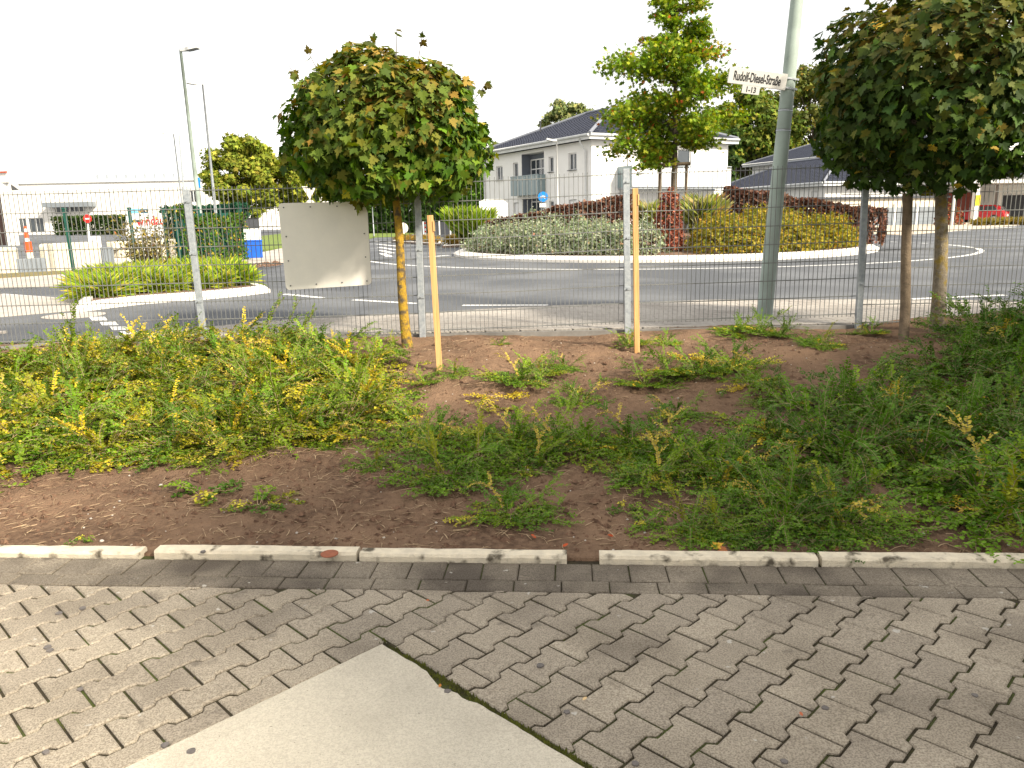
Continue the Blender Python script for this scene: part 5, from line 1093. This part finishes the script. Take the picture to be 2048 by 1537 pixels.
b = AY(437, 480, 36); b.z = G; lamp(b, AY(405, 168, 36), -1, 'slim street lamp with head over the ivy-covered fence', .075, 'galv', .68)
b = AY(372, 470, 58); b.z = G; lamp(b, AY(347, 268, 58), -1, 'distant slim street lamp between two other poles', .075, 'galv', .8)
b = AY(1116, 470, 40); b.z = G; lamp(b, AY(1113, 281, 40), -1, 'street lamp standing before the white house facade', .065, 'fascia', .5)
b = AY(374, 465, 62); b.z = G; o = empty('flag_pole', b); d = AY(356, 242, 62) - b; m = MB(); m.tube([(0, 0, 0), d * .88, d], [.08, .06, .02], 8); m.build('pole', MT['galv'], o); m = MB(); m.bar(d * .87, d * .87 + Vector((.35, 0, 0)), .05, .05); m.build('arm', MT['galv'], o); tag(o, 'thin tall pole with short arm near the distant street lamp', 'pole')
b = AY(395, 470, 48); b.z = G; o = empty('banner_mast', b); d = AY(392, 356, 48) - b; m = MB(); m.tube([(0, 0, 0), d], .04, 8); m.build('pole', MT['galv'], o); m = MB(); m.slab3([d + Vector((.03, 0, -.62)), d + Vector((.22, 0, -.62)), d + Vector((.22, 0, 0)), d + Vector((.03, 0, 0))], (0, 1, 0), .02); m.build('banner', MT['signblue'], o); tag(o, 'small blue banner on a thin pole beside the tall street lamp', 'banner')
def sign_post(name, px_, ytop, ybase, Y, r=.035, material='galv'):
    b = AY(px_[1], ybase, Y); b.z = G; t = AY(px_[0], ytop, Y); o = empty(name, b); m = MB(); m.tube([(0, 0, 0), t - b], r, 8); m.build('pole', MT[material], o, smooth=True); return o, t - b
# yield sign seen from behind, above the blank board
o, t = sign_post('yield_sign', (612, 632), 318, 560, 33, .035); c_ = AY(619, 384, 32.95) - o.location; m = MB(); m.slab3([c_ + Vector((-.30, 0, .22)), c_ + Vector((.30, 0, .22)), c_ + Vector((0, 0, -.30))], (0, -1, 0), .02); m.build('triangle', MT['alu'], o)
m = MB(); c_ = AY(621, 410, 32.95) - o.location; m.disc(c_, (0, -1, 0), .2, .02); m.build('round_plate', MT['alu'], o); tag(o, 'back of a triangular yield sign on a pole above the blank board', 'traffic sign')
o, t = sign_post('round_sign', (805, 806), 446, 486, 45, .03); m = MB(); m.disc(t + Vector((0, -.02, -.3)), (0, -1, 0), .31, .02); m.build('plate', MT['alu'], o); tag(o, 'grey back of a round traffic sign beside the yellow lichened trunk', 'traffic sign')
o, t = sign_post('marker_post', (850, 851), 442, 470, 60, .05, 'white'); L_ = t.length
for k_ in range(3): m = MB(); m.tube([(t * (.25 + .27 * k_)), (t * (.36 + .27 * k_))], .056, 10); m.build('red_band', MT['red'], o)
tag(o, 'red and white banded marker post before the dark hedge', 'marker post')
o, t = sign_post('thin_pole', (743, 748), 395, 470, 60, .04); tag(o, 'thin grey pole standing before the tall green hedge', 'pole')
# blue cycle path sign
o, t = sign_post('cycle_sign', (1086, 1087), 386, 470, 38, .032); c_ = AY(1086, 394, 37.93) - o.location; m = MB(); m.disc(c_, (0, -1, 0), .235, .02, 32); pl = m.build('disc', MT['signblue'], o)
m = MB(); f = c_ + Vector((0, -.026, 0))
for s in (-1, 1):
    k = 18; q = []
    for i in range(k): a = 2 * math.pi * i / k; q += [f + Vector((s * .085 + .055 * math.cos(a), 0, -.03 + .055 * math.sin(a))), f + Vector((s * .085 + .040 * math.cos(a), 0, -.03 + .040 * math.sin(a)))]
    m.add(q, [(2 * i, 2 * ((i + 1) % k), 2 * ((i + 1) % k) + 1, 2 * i + 1) for i in range(k)])
for a_, b_ in (((-.085, -.03), (-.035, .045)), ((-.035, .045), (.05, .045)), ((.05, .045), (.085, -.03)), ((-.035, .045), (.0, -.035)), ((.0, -.035), (.05, .045)), ((-.085, -.03), (.0, -.035)), ((.05, .045), (.04, .075)), ((-.045, .065), (-.02, .065))): m.bar(f + Vector((a_[0], 0, a_[1])), f + Vector((b_[0], 0, b_[1])), .002, .013, (0, 0, 1) if abs(a_[0] - b_[0]) > .01 else (1, 0, 0))
m.build('cycle_symbol', MT['white'], pl); m = MB(); c2_ = AY(1086, 411, 37.93) - o.location; m.slab3([c2_ + Vector((-.16, 0, -.09)), c2_ + Vector((.16, 0, -.09)), c2_ + Vector((.16, 0, .09)), c2_ + Vector((-.16, 0, .09))], (0, -1, 0), .015); m.build('sub_plate', MT['white'], o); tag(o, 'round blue cycle path sign on a pole before the white house', 'traffic sign')
# white information board
p0 = AY(960, 466, 47); p0.z = G; o = empty('information_board', p0); e = Vector((1, .35, 0)).normalized(); Wb = 1.75; zt = AY(965, 399, 47).z - G; m = MB()
m.slab3([UP * .62, e * Wb + UP * .55, e * Wb + UP * (zt - .25), e * (Wb - .3) + UP * (zt), e * .3 + UP * zt, UP * (zt - .12)], Vector((e.y, -e.x, 0)), .05); bo = m.build('panel', MT['white'], o)
for s in (.05, Wb - .1): m = MB(); m.box(e * s + UP * .32, (.1, .06, .64)); m.build('leg', MT['white'], o)
nb_ = Vector((e.y, -e.x, 0)) * .052
for i in range(5): m = MB(); z = zt - .5 - i * .22; m.slab3([e * .35 + nb_ + UP * z, e * (Wb - .35) + nb_ + UP * z, e * (Wb - .35) + nb_ + UP * (z + .025), e * .35 + nb_ + UP * (z + .025)], nb_, .004); m.build('text_line', MT['greypanel'], bo)
tag(o, 'white company information board on legs before the white house', 'board')
# grey low fence and dark boxes beyond
o = empty('panel_fence', AY(838, 470, 64)); o.location.z = G
for i, (xa, xb) in enumerate(((839, 846), (867, 878), (880, 900), (902, 914), (925, 955))):
    a, b = AY(xa, 470, 64) - o.location, AY(xb, 470, 64) - o.location; m = MB(); m.box(((a.x + b.x) / 2, 0, .5), (b.x - a.x, .06, 1.05)); m.build('panel', MT['darkgrey'], o); m = MB(); m.box((b.x + .06, -.02, .55), (.09, .09, 1.15)); m.build('post', MT['white'], o)
tag(o, 'low dark grey panel fence with pale posts behind the tall green grass', 'fence')

# ================================================================== LEFT: HALL, YARD AND WALLS
Yh = 138; hb = AY(24, 466, Yh); hb.z = G; he = AY(600, 455, Yh); he.z = G; hall = empty('factory_hall', hb); Lh = he.x - hb.x; zt = AY(40, 361, Yh).z - G; zt2 = AY(380, 369, Yh).z - G
zt = (zt + zt2) / 2
hx_ = lambda px_: AY(px_, 440, Yh).x - hb.x
hz_ = lambda px_, py_: AY(px_, py_, Yh).z - G
hl_ = [(hx_(36), hx_(52), .4, hz_(50, 437)), (hx_(55), hx_(86), .4, hz_(50, 437)), (hx_(112), hx_(140), hz_(120, 428), hz_(120, 414)), (hx_(142), hx_(172), hz_(150, 424), hz_(150, 414)), (hx_(215), hx_(254), .8, hz_(230, 434)), (hx_(385), hx_(396), hz_(390, 405), hz_(390, 382))]
wall(hall, 'wall', O0, (1, 0, 0), Lh, -.3, zt, hl_, MT['hallwall'], nv=(0, -1, 0), depth=.3)
for h in hl_: window(hall, O0, (1, 0, 0), (0, -1, 0), h[0] + .05, h[1] - .05, h[2] + .05, h[3] - .05, depth=.2, mull=max(1, int((h[1] - h[0]) / 1.4)), sill=False)
m = MB(); m.box((Lh / 2, 20.2, zt / 2), (Lh, 39.6, zt)); m.build('body', MT['hallwall'], hall); m = MB(); m.box((Lh / 2, 20, zt + .25), (Lh + .3, 40.6, .5)); m.build('parapet', MT['fascia'], hall)
m = MB(); xa, xb = hx_(105), hx_(196); m.box(((xa + xb) / 2, -1.2, hz_(150, 410)), (xb - xa, 2.4, .8)); m.build('canopy', MT['greypanel'], hall)
for k in range(1, 14): m = MB(); m.box((Lh * k / 14, -.02, zt * .72), (.12, .06, zt * .5)); m.build('cladding_joint', MT['fascia'], hall)
for k in range(10): m = MB(); m.box((hx_(200 + k * 19), 1.0, zt + .85), (.25, .25, .8)); m.build('roof_vent', MT['galv'], hall)
tag(hall, 'long cream factory hall with flat roof behind the car park', 'hall')
# nearer building corner
q0 = AY(-170, 480, 62); q0.z = G; q1 = AY(34, 478, 58); q1.z = G; cb_ = empty('canopy_building', q1); e = (q0 - q1); e.z = 0; Lc = e.length; e.normalize(); back = Vector((-.55, 1, 0)).normalized(); zc_ = AY(30, 345, 58).z - G
m = MB(); m.slab3([O0 + UP * (zc_ - .7), e * Lc + UP * (zc_ - .7), e * Lc + back * 14 + UP * (zc_ - .7), back * 14 + UP * (zc_ - .7)], UP, .7); m.build('roof_slab', MT['hallwall'], cb_)
m = MB(); m.bar(O0 + UP * (zc_ + .04) + Vector((0, -.05, 0)), e * 1.0 + UP * (zc_ + .04) + Vector((0, -.05, 0)), .1, .08); m.build('red_edge', MT['orange'], cb_)
m = MB(); m.box(e * .45 + back * .4 + UP * (zc_ / 2 - .36), (.55, .5, zc_ - .72)); m.build('column', MT['hallwall'], cb_)
m = MB(); m.slab3([e * 1.1 + back * 2, e * Lc + back * 2, e * Lc + back * 2 + UP * (zc_ - .72), e * 1.1 + back * 2 + UP * (zc_ - .72)], back, .2); m.build('brown_wall', MT['brown'], cb_); tag(cb_, 'pale flat-roofed building corner with brown wall and orange roof edge', 'building')
# palisade walls of round-topped stones
def palisade(px0, px1, n, hpx, label):
    a, b = P(*px0, G), P(*px1, G); o = empty('palisade_wall', a); e = (b - a); L = e.length; e.normalize(); r = L / n / 2; nn = Vector((e.y, -e.x, 0)); h = hpx
    for i in range(n):
        c_ = e * (r * (2 * i + 1)); prof = [(-r * .97, 0), (r * .97, 0), (r * .97, h - r * .5), (r * .7, h - r * .14), (r * .3, h), (-r * .3, h), (-r * .7, h - r * .14), (-r * .97, h - r * .5)]
        m = MB(); m.slab3([c_ + e * x + UP * (z - .05) for x, z in prof], -nn, .22 + random.uniform(0, .03)); m.build('palisade', MT['stonecream'], o, bevel=.02)
    tag(o, label, 'wall', 'palisade walls'); return o
palisade((-60, 552), (36, 549), 8, .80, 'short cream palisade wall with rounded tops beside the building corner'); palisade((96, 545), (206, 536), 6, .86, 'long cream palisade wall with rounded tops behind the green posts')
for (xa, ya), (xb, yb), h, lab in (((37, 549), (95, 545.5), .42, 'grey ribbed panel set between two palisade walls'), ((207, 535.5), (231, 533.5), .62, 'upright grey ribbed panel at the end of the long palisade wall')):
    a, b = P(xa, ya, G), P(xb, yb, G); o = empty('ribbed_panel', a); e = b - a; L = e.length; e.normalize(); nn = Vector((e.y, -e.x, 0)); m = MB(); m.slab3([O0, e * L, e * L + UP * h, UP * h], -nn, .25); m.build('panel', MT['greypanel'], o)
    for i in range(1, int(L / .12)): m = MB(); m.bar(e * (i * .12) + nn * .01 + UP * .02, e * (i * .12) + nn * .01 + UP * (h - .02), .02, .03, nn); m.build('rib', MT['greypanel'], o)
    tag(o, lab, 'panel')
a, b = P(232, 533.5, G), P(392, 520, G); o = empty('rubble_wall', a); e = b - a; L = e.length; e.normalize(); nn = Vector((e.y, -e.x, 0)); k = int(L / .42)
for r_ in range(3):
    for i in range(k):
        m = MB(); c_ = e * ((i + .5 + (.5 if r_ % 2 else 0)) * L / (k + .5)) + UP * (.13 + r_ * .26) - nn * (.15 + random.uniform(-.02, .02)); m.box(c_, (L / k - .02, .3, .25), math.atan2(e.y, e.x)); m.build('stone', MT['stonecream'], o, bevel=.03)
tag(o, 'low cream stone wall behind the thin twiggy bush', 'wall')
# green posts and signs
for i, (xb, yb, xt, yt, lab) in enumerate(((148, 547, 128, 419, 'dark green steel post before the long palisade wall'), (274, 540, 258, 418, 'dark green steel post carrying the small light blue sign'), (340, 533, 326, 419, 'dark green steel post beside the red lettered company sign'))):
    b = P(xb, yb, G); t = AY(xt, yt, b.y); o = empty('green_post', b); m = MB(); m.bar(O0, t - b, .075, .075, (0, 1, 0)); m.build('shaft', MT['greenpost'], o); m = MB(); m.box(t - b + UP * .02, (.1, .1, .04)); m.build('cap', MT['greenpost'], o); tag(o, lab, 'post', 'green steel posts')
Yw = 40; o = empty('company_sign', AY(290, 490, Yw)); o.location.z = G; L0 = o.location.copy(); c_ = [AY(x, y, Yw) - L0 for x, y in ((252, 478), (331, 472), (329, 430), (251, 432))]; m = MB(); m.slab3(c_, (0, 1, 0), .08); m.build('panel', MT['white'], o)
for x in (262, 322): a = AY(x, 470, Yw) - L0; m = MB(); m.box((a.x, .04, a.z / 2), (.12, .08, abs(a.z))); m.build('leg', MT['white'], o)
exw = (c_[1] - c_[0]).normalized(); text('windau', .62, AY(301, 443, Yw - .01) - L0, exw, UP, o, MT['red'], sx=.78)
m = MB(); m.slab3([AY(x, y, Yw - .02) - L0 for x, y in ((264, 445), (281, 444), (281, 440), (264, 441))], (0, -1, 0), .01); m.build('emblem', MT['darkgrey'], o)
tag(o, 'white company sign board with red lettering behind the green posts', 'sign')
Yw = 27.5; o = empty('small_blue_sign', AY(290, 424, Yw)); L0 = o.location.copy(); m = MB(); m.slab3([AY(x, y, Yw) - L0 for x, y in ((259, 428), (296, 427), (296, 418), (259, 418))], (0, 1, 0), .03); m.build('panel', MT['cyan'], o); m = MB(); m.slab3([AY(x, y, Yw) - L0 for x, y in ((280, 426), (296, 425.5), (296, 418.5), (280, 419))], (0, -1, 0), .01); m.build('dark_field', MT['darkgrey'], o); m = MB(); m.disc(AY(292, 422, Yw - .02) - L0, (0, -1, 0), .03, .01, 10); m.build('dot', MT['white'], o); tag(o, 'small light blue sign with dark field above the company sign', 'sign')
o, t = sign_post('no_entry_sign', (174.5, 179), 432, 490, 50, .06, 'white'); c_ = AY(175, 438, 49.9) - o.location; m = MB(); m.disc(c_, (0, -1, 0), .26, .02, 28); pl = m.build('disc', MT['red'], o); m = MB(); m.slab3([c_ + Vector((x, -.022, z)) for x, z in ((-.17, -.04), (.17, -.04), (.17, .04), (-.17, .04))], (0, -1, 0), .006); m.build('bar', MT['white'], pl); tag(o, 'round red no entry sign on a white post in the yard', 'traffic sign')
b = P(57, 506, G + .2); b = AY(58, 505, 27); o = empty('warning_beacon', b); o.location.z = G; z0 = b.z - G
for z_, h, mt in ((0, z0, 'beige'), (z0, .36, 'orange'), (z0 + .36, .12, 'white'), (z0 + .48, .18, 'orange'), (z0 + .66, .13, 'white'), (z0 + .79, .08, 'orange')):
    m = MB(); m.tube([(0, 0, z_), (0, 0, z_ + h - .002)], [.12 - .05 * (z_ > z0 + .3) - .02 * (z_ > z0 + .6), .115 - .05 * (z_ > z0 + .3) - .02 * (z_ > z0 + .6)], 12); m.build('band' if mt != 'beige' else 'base', MT[mt], o, smooth=False)
tag(o, 'orange and white banded warning beacon behind the grey panel', 'beacon')
m = MB(); q = P(190, 500, G); m.box((0, 0, .35), (.5, .4, .75)); o = m.build('meter_box', MT['white'], bevel=.02); o.location = AY(189, 480, 44); o.location.z = G; tag(o, 'small white cabinet box beside the no entry sign', 'cabinet')
# stacked containers at the ivy fence
b = P(507, 516, G + .06); rz = R(22)
o = empty('blue_container', b, rz); m = MB(); m.box((0, 0, .29), (.62, .42, .58)); m.build('tub', MT['blue'], o, bevel=.02); m = MB(); m.box((0, 0, .60), (.66, .46, .05)); m.build('rim', MT['blue'], o, bevel=.01); tag(o, 'bright blue plastic container standing on the footpath by the ivy fence', 'container')
o = empty('white_box', b + UP * .626, rz); m = MB(); m.box((0, 0, .18), (.60, .42, .36)); m.build('box', MT['white'], o, bevel=.015); m = MB(); m.box((0, 0, .375), (.62, .44, .03)); m.build('lid', MT['white'], o); tag(o, 'white box stacked on the blue container', 'box')
o = empty('black_crate', b + UP * 1.018, rz); m = MB(); m.box((0, 0, .17), (.56, .40, .34)); m.build('crate', MT['darkgrey'], o, bevel=.015); m = MB(); m.box((0, 0, .355), (.6, .44, .03)); m.build('rim', MT['black'], o); tag(o, 'black crate topmost on the white box and blue container', 'crate')
# ivy fence
IVY = ([(.06, .13, .02), (.09, .17, .02), (.04, .09, .018), (.30, .25, .03), (.40, .20, .03)], [5, 4, 4, 1.2, .4])
ia, ib = P(362, 530, G + .06), P(490, 519, G + .06)
hedge('ivy_fence', [(ia.x, ia.y), (ib.x, ib.y)], .45, lambda t: 1.62 + .12 * math.sin(t * 9), 5200, (.06, .12), IVY, 'green fence overgrown with ivy and yellowing creeper behind the street lamp', 'ivy fence', tpl=T_OVAL, bumpy=.35, material=LM)
ir = empty('green_screen_fence', ia); e = ib - ia; L = e.length; e.normalize(); nn = Vector((-e.y, e.x, 0)); m = MB(); m.slab3([nn * .1, nn * .1 + e * L, nn * .1 + e * L + UP * 1.55, nn * .1 + UP * 1.55], nn, .02); m.build('screen', MT['greenpost'], ir)
for i in range(4): m = MB(); m.bar(e * (L * i / 3), e * (L * i / 3) + UP * 1.75, .06, .06, (0, 1, 0)); m.build('post', MT['greenpost'], ir)
tag(ir, 'dark green screen fence standing inside the ivy', 'fence')

# ================================================================== FAR TREES AND HEDGES
def crown_tree(name, base, trunk_h, tr, c, rad, nclump, nper, size, cols, label, group=None, seed=1, tpl=T_CLUMP, sky=.0, bark='bark', squash=.65):
    rs = np.random.default_rng(seed); random.seed(seed); root = empty(name, base); c = Vector(c) - base; P3, N3, C3 = [], [], []; m = MB(); tw = MB()
    m.tube([(0, 0, -.2), (c.x * .3, c.y * .3, trunk_h * .6), (c.x, c.y, c.z + rad[2] * .3)], [tr, tr * .8, tr * .25], 8); m.build('trunk', MT[bark], root, smooth=True)
    for i in range(nclump):
        d = nrm(rs.standard_normal(3)); r = rs.uniform(.35, .95) ** .6; q = np.array(c) + d * r * np.array(rad); cs = rs.uniform(.16, .30) * (rad[0] + rad[2]) / 2
        n = nper; x = rs.standard_normal((n, 3)); x = nrm(x) * (np.abs(rs.normal(.75, .25, n)))[:, None] * cs * np.array([1, 1, squash]); P3.append(q + x); N3.append(nrm(x) + np.array([0, 0, .6]) + .6 * rs.standard_normal((n, 3)))
        C3.append(palette(*cols, n) * rs.uniform(.8, 1.2)); s = Vector((c.x * .7, c.y * .7, c.z - rad[2] * rs.uniform(.3, .9))); tw.tube([s, (s + Vector(q)) * .5 + UP * .2, Vector(q)], [tr * .3, tr * .18, .02], 4, cap=False)
    P3, N3, C3 = map(np.concatenate, (P3, N3, C3)); n = len(P3); link('crown', leaf_mesh('crown', tpl, P3, N3, rs.standard_normal((n, 3)) - np.array([0, 0, .4]), rs.uniform(size[0], size[1], n), C3, LM), root); tw.build('branches', MT[bark], root); tag(root, label, 'tree', group); return root
LIN = ([(.25, .28, .035), (.18, .22, .025), (.33, .33, .05), (.11, .15, .02)], [5, 5, 3, 3]); DKG = ([(.045, .085, .018), (.03, .06, .014), (.075, .12, .025), (.11, .13, .03)], [5, 5, 3, 1]); MID = ([(.11, .16, .022), (.075, .12, .018), (.17, .20, .028), (.26, .21, .035)], [5, 4, 3, .8]); BIR = ([(.22, .26, .10), (.16, .20, .07), (.32, .32, .10), (.10, .14, .05)], [4, 4, 3, 3])
def ptree(name, px_, ytop, ybot, wpx, Y, nclump, nper, size, cols, label, seed, trunk_px=None, **k):
    t, b = AY(px_, ytop, Y), AY(px_, ybot, Y); base = AY(px_ + (trunk_px or 0), ybot, Y); base.z = G; rz = (t.z - b.z) / 2; rx = wpx / 2 * Y / F
    return crown_tree(name, base, b.z - G + .5, rx * .055 + .08, ((t.x), Y, b.z + rz), (rx, rx, rz), nclump, nper, size, cols, label, seed=seed, **k)
ptree('lime_tree', 476, 268, 432, 128, 92, 80, 230, (.28, .55), LIN, 'broad yellow-green lime tree before the factory hall', 1)
ptree('lime_tree', 578, 298, 425, 124, 96, 60, 220, (.28, .55), LIN, 'yellow-green lime tree half hidden by the round-headed maple with yellow trunk', 2)
ptree('birch_tree', 1135, 205, 300, 120, 95, 46, 150, (.25, .5), BIR, 'pale loose birch tree rising behind the white house roof', 3)
ptree('dark_tree', 985, 285, 440, 60, 72, 40, 190, (.25, .45), MID, 'green tree at the far end of the white house', 4)
ptree('broad_tree', 1500, 180, 400, 190, 122, 110, 230, (.36, .72), MID, 'tall dark green tree between the white house and the leaning mast', 5)
ptree('broad_tree', 1640, 120, 380, 170, 124, 90, 170, (.36, .72), ([(.12, .15, .03), (.08, .11, .025), (.2, .2, .04), (.3, .2, .04)], [5, 4, 3, .8]), 'tall airy tree with sky gaps behind the leaning mast', 6)
ptree('broad_tree', 1760, 150, 380, 180, 128, 80, 160, (.4, .75), MID, 'tall green tree half hidden by the dark maple', 7)
ptree('broad_tree', 1420, 230, 410, 130, 96, 60, 190, (.3, .6), DKG, 'dark green tree close behind the white house', 8)
ptree('yellow_shrub', 1848, 362, 398, 44, 72, 16, 110, (.25, .45), ([(.40, .36, .02), (.30, .30, .03), (.18, .2, .02)], [4, 3, 2]), 'bright yellow-green shrub above the garage row roof', 9)
def bg_hedge(name, pxs, Y, h, wd, n, size, cols, label, bumpy=.2): return hedge(name, [(AY(x, 440, y).x, y) for x, y in zip(pxs, Y)], wd, h, n, size, cols, label, tpl=T_CLUMP, bumpy=bumpy, material=LM)
bg_hedge('tall_hedge', (690, 760, 860, 985), (78, 76, 74, 72), lambda t: 4.4 - .8 * t, 2.4, 9000, (.28, .6), ([(.05, .10, .02), (.08, .15, .025), (.03, .06, .015)], [4, 3, 3]), 'tall green hedge beyond the roundabout between maple and white house', .3)
bg_hedge('bright_hedge', (935, 985), (68, 67), 4.6, 1.6, 2600, (.22, .45), ([(.12, .24, .025), (.09, .18, .02), (.16, .28, .03)], [4, 3, 2]), 'bright green hedge touching the far end of the white house', .35)
bg_hedge('clipped_hedge', (112, 250), (118, 112), 2.5, 1.4, 3600, (.25, .5), DKG, 'dark green clipped hedge along the factory hall front', .06)
bg_hedge('clipped_hedge', (335, 490), (70, 66), 2.6, 1.3, 3600, (.2, .4), ([(.02, .08, .045), (.03, .10, .05), (.015, .055, .035)], [4, 3, 3]), 'dark bluish green hedge behind the silver-white car', .08)
o = link('roadside_grass', blades('roadside_grass', [(AY(float(x), 455, 62).x + random.gauss(0, .1), 56 + random.uniform(-.5, .5), G, 1) for x in np.linspace(1858, 1990, 60)], 40, .6, [(.26, .19, .04), (.2, .17, .04), (.3, .24, .05)], [3, 3, 2], .5, wd=4)); tag(o, 'low brown planting strip along the path before the garage row', 'planting', kind='stuff')
sheet('tan_path', [(1745, 469), (1800, 471), (1870, 466), (2048, 450), (2300, 432), (2300, 428), (2048, 440), (1880, 449), (1745, 453)], G + .03, MT['tan'])
sheet('lawn', [(735, 476), (800, 474), (830, 468), (960, 463), (960, 458), (740, 462)], G + .05, MT['grass'])
q = AY(1898, 440, 60); o = empty('red_shrub', (q.x, 60, G)); link('foliage', bush_mesh(88, .9, 1.5, 1100, (.10, .2), [(.30, .07, .04), (.2, .10, .05), (.16, .13, .05)], [4, 2, 2], material=LMD), o); link('stems', bush_stems(9, .7, 1.4), o); tag(o, 'reddish autumn shrub beside the carport column and red car', 'shrub')
p = AY(1904, 445, 58); p.z = G; o = empty('pale_post', p); m = MB(); m.tube([(0, 0, 0), (0, 0, 3.4)], .09, 10); m.build('shaft', MT['fascia'], o); m = MB(); m.disc((0, 0, 3.4), (0, 0, 1), .11, .04, 10); m.build('cap', MT['fascia'], o); tag(o, 'pale round post beside the red shrub behind the thick maple trunk', 'post')

# ================================================================== UNSEEN BUILDING ADDED BEHIND THE YARD (guessed, placed to shade yard and bank)
BA, BB = Vector((4.9, -1.6, 0)), Vector((14.5, 5.0, 0)); e = (BB - BA).normalized(); nn = Vector((-e.y, e.x, 0)); Lb = (BB - BA).length; Hb = 6.3
bb_ = empty('added_shade_building', BA); holes = [(1.2 + i * 3.1, 2.9 + i * 3.1, z, z + 1.5) for i in range(4) for z in (.9, 3.9)]
wall(bb_, 'wall', O0, e, Lb, -.1, Hb, holes, MT['render'], nv=nn)
for h in holes: window(bb_, O0, e, nn, h[0] + .03, h[1] - .03, h[2] + .03, h[3] - .03, mull=1)
for O, ee, L, nv in ((O0, -nn, 9, -e), (e * Lb, -nn, 9, e), (-nn * 9, e, Lb, -nn)): wall(bb_, 'wall', O, ee, L, -.1, Hb, [], MT['render'], nv=nv)
m = MB(); m.slab3([nn * .15 - e * .15 + UP * Hb, e * (Lb + .15) + nn * .15 + UP * Hb, e * (Lb + .15) - nn * 9.1 + UP * Hb, -e * .15 - nn * 9.1 + UP * Hb], UP, .3); m.build('flat_roof', MT['darkgrey'], bb_); tag(bb_, 'unseen white two-storey building added behind the paved yard to shade the bank', 'building')
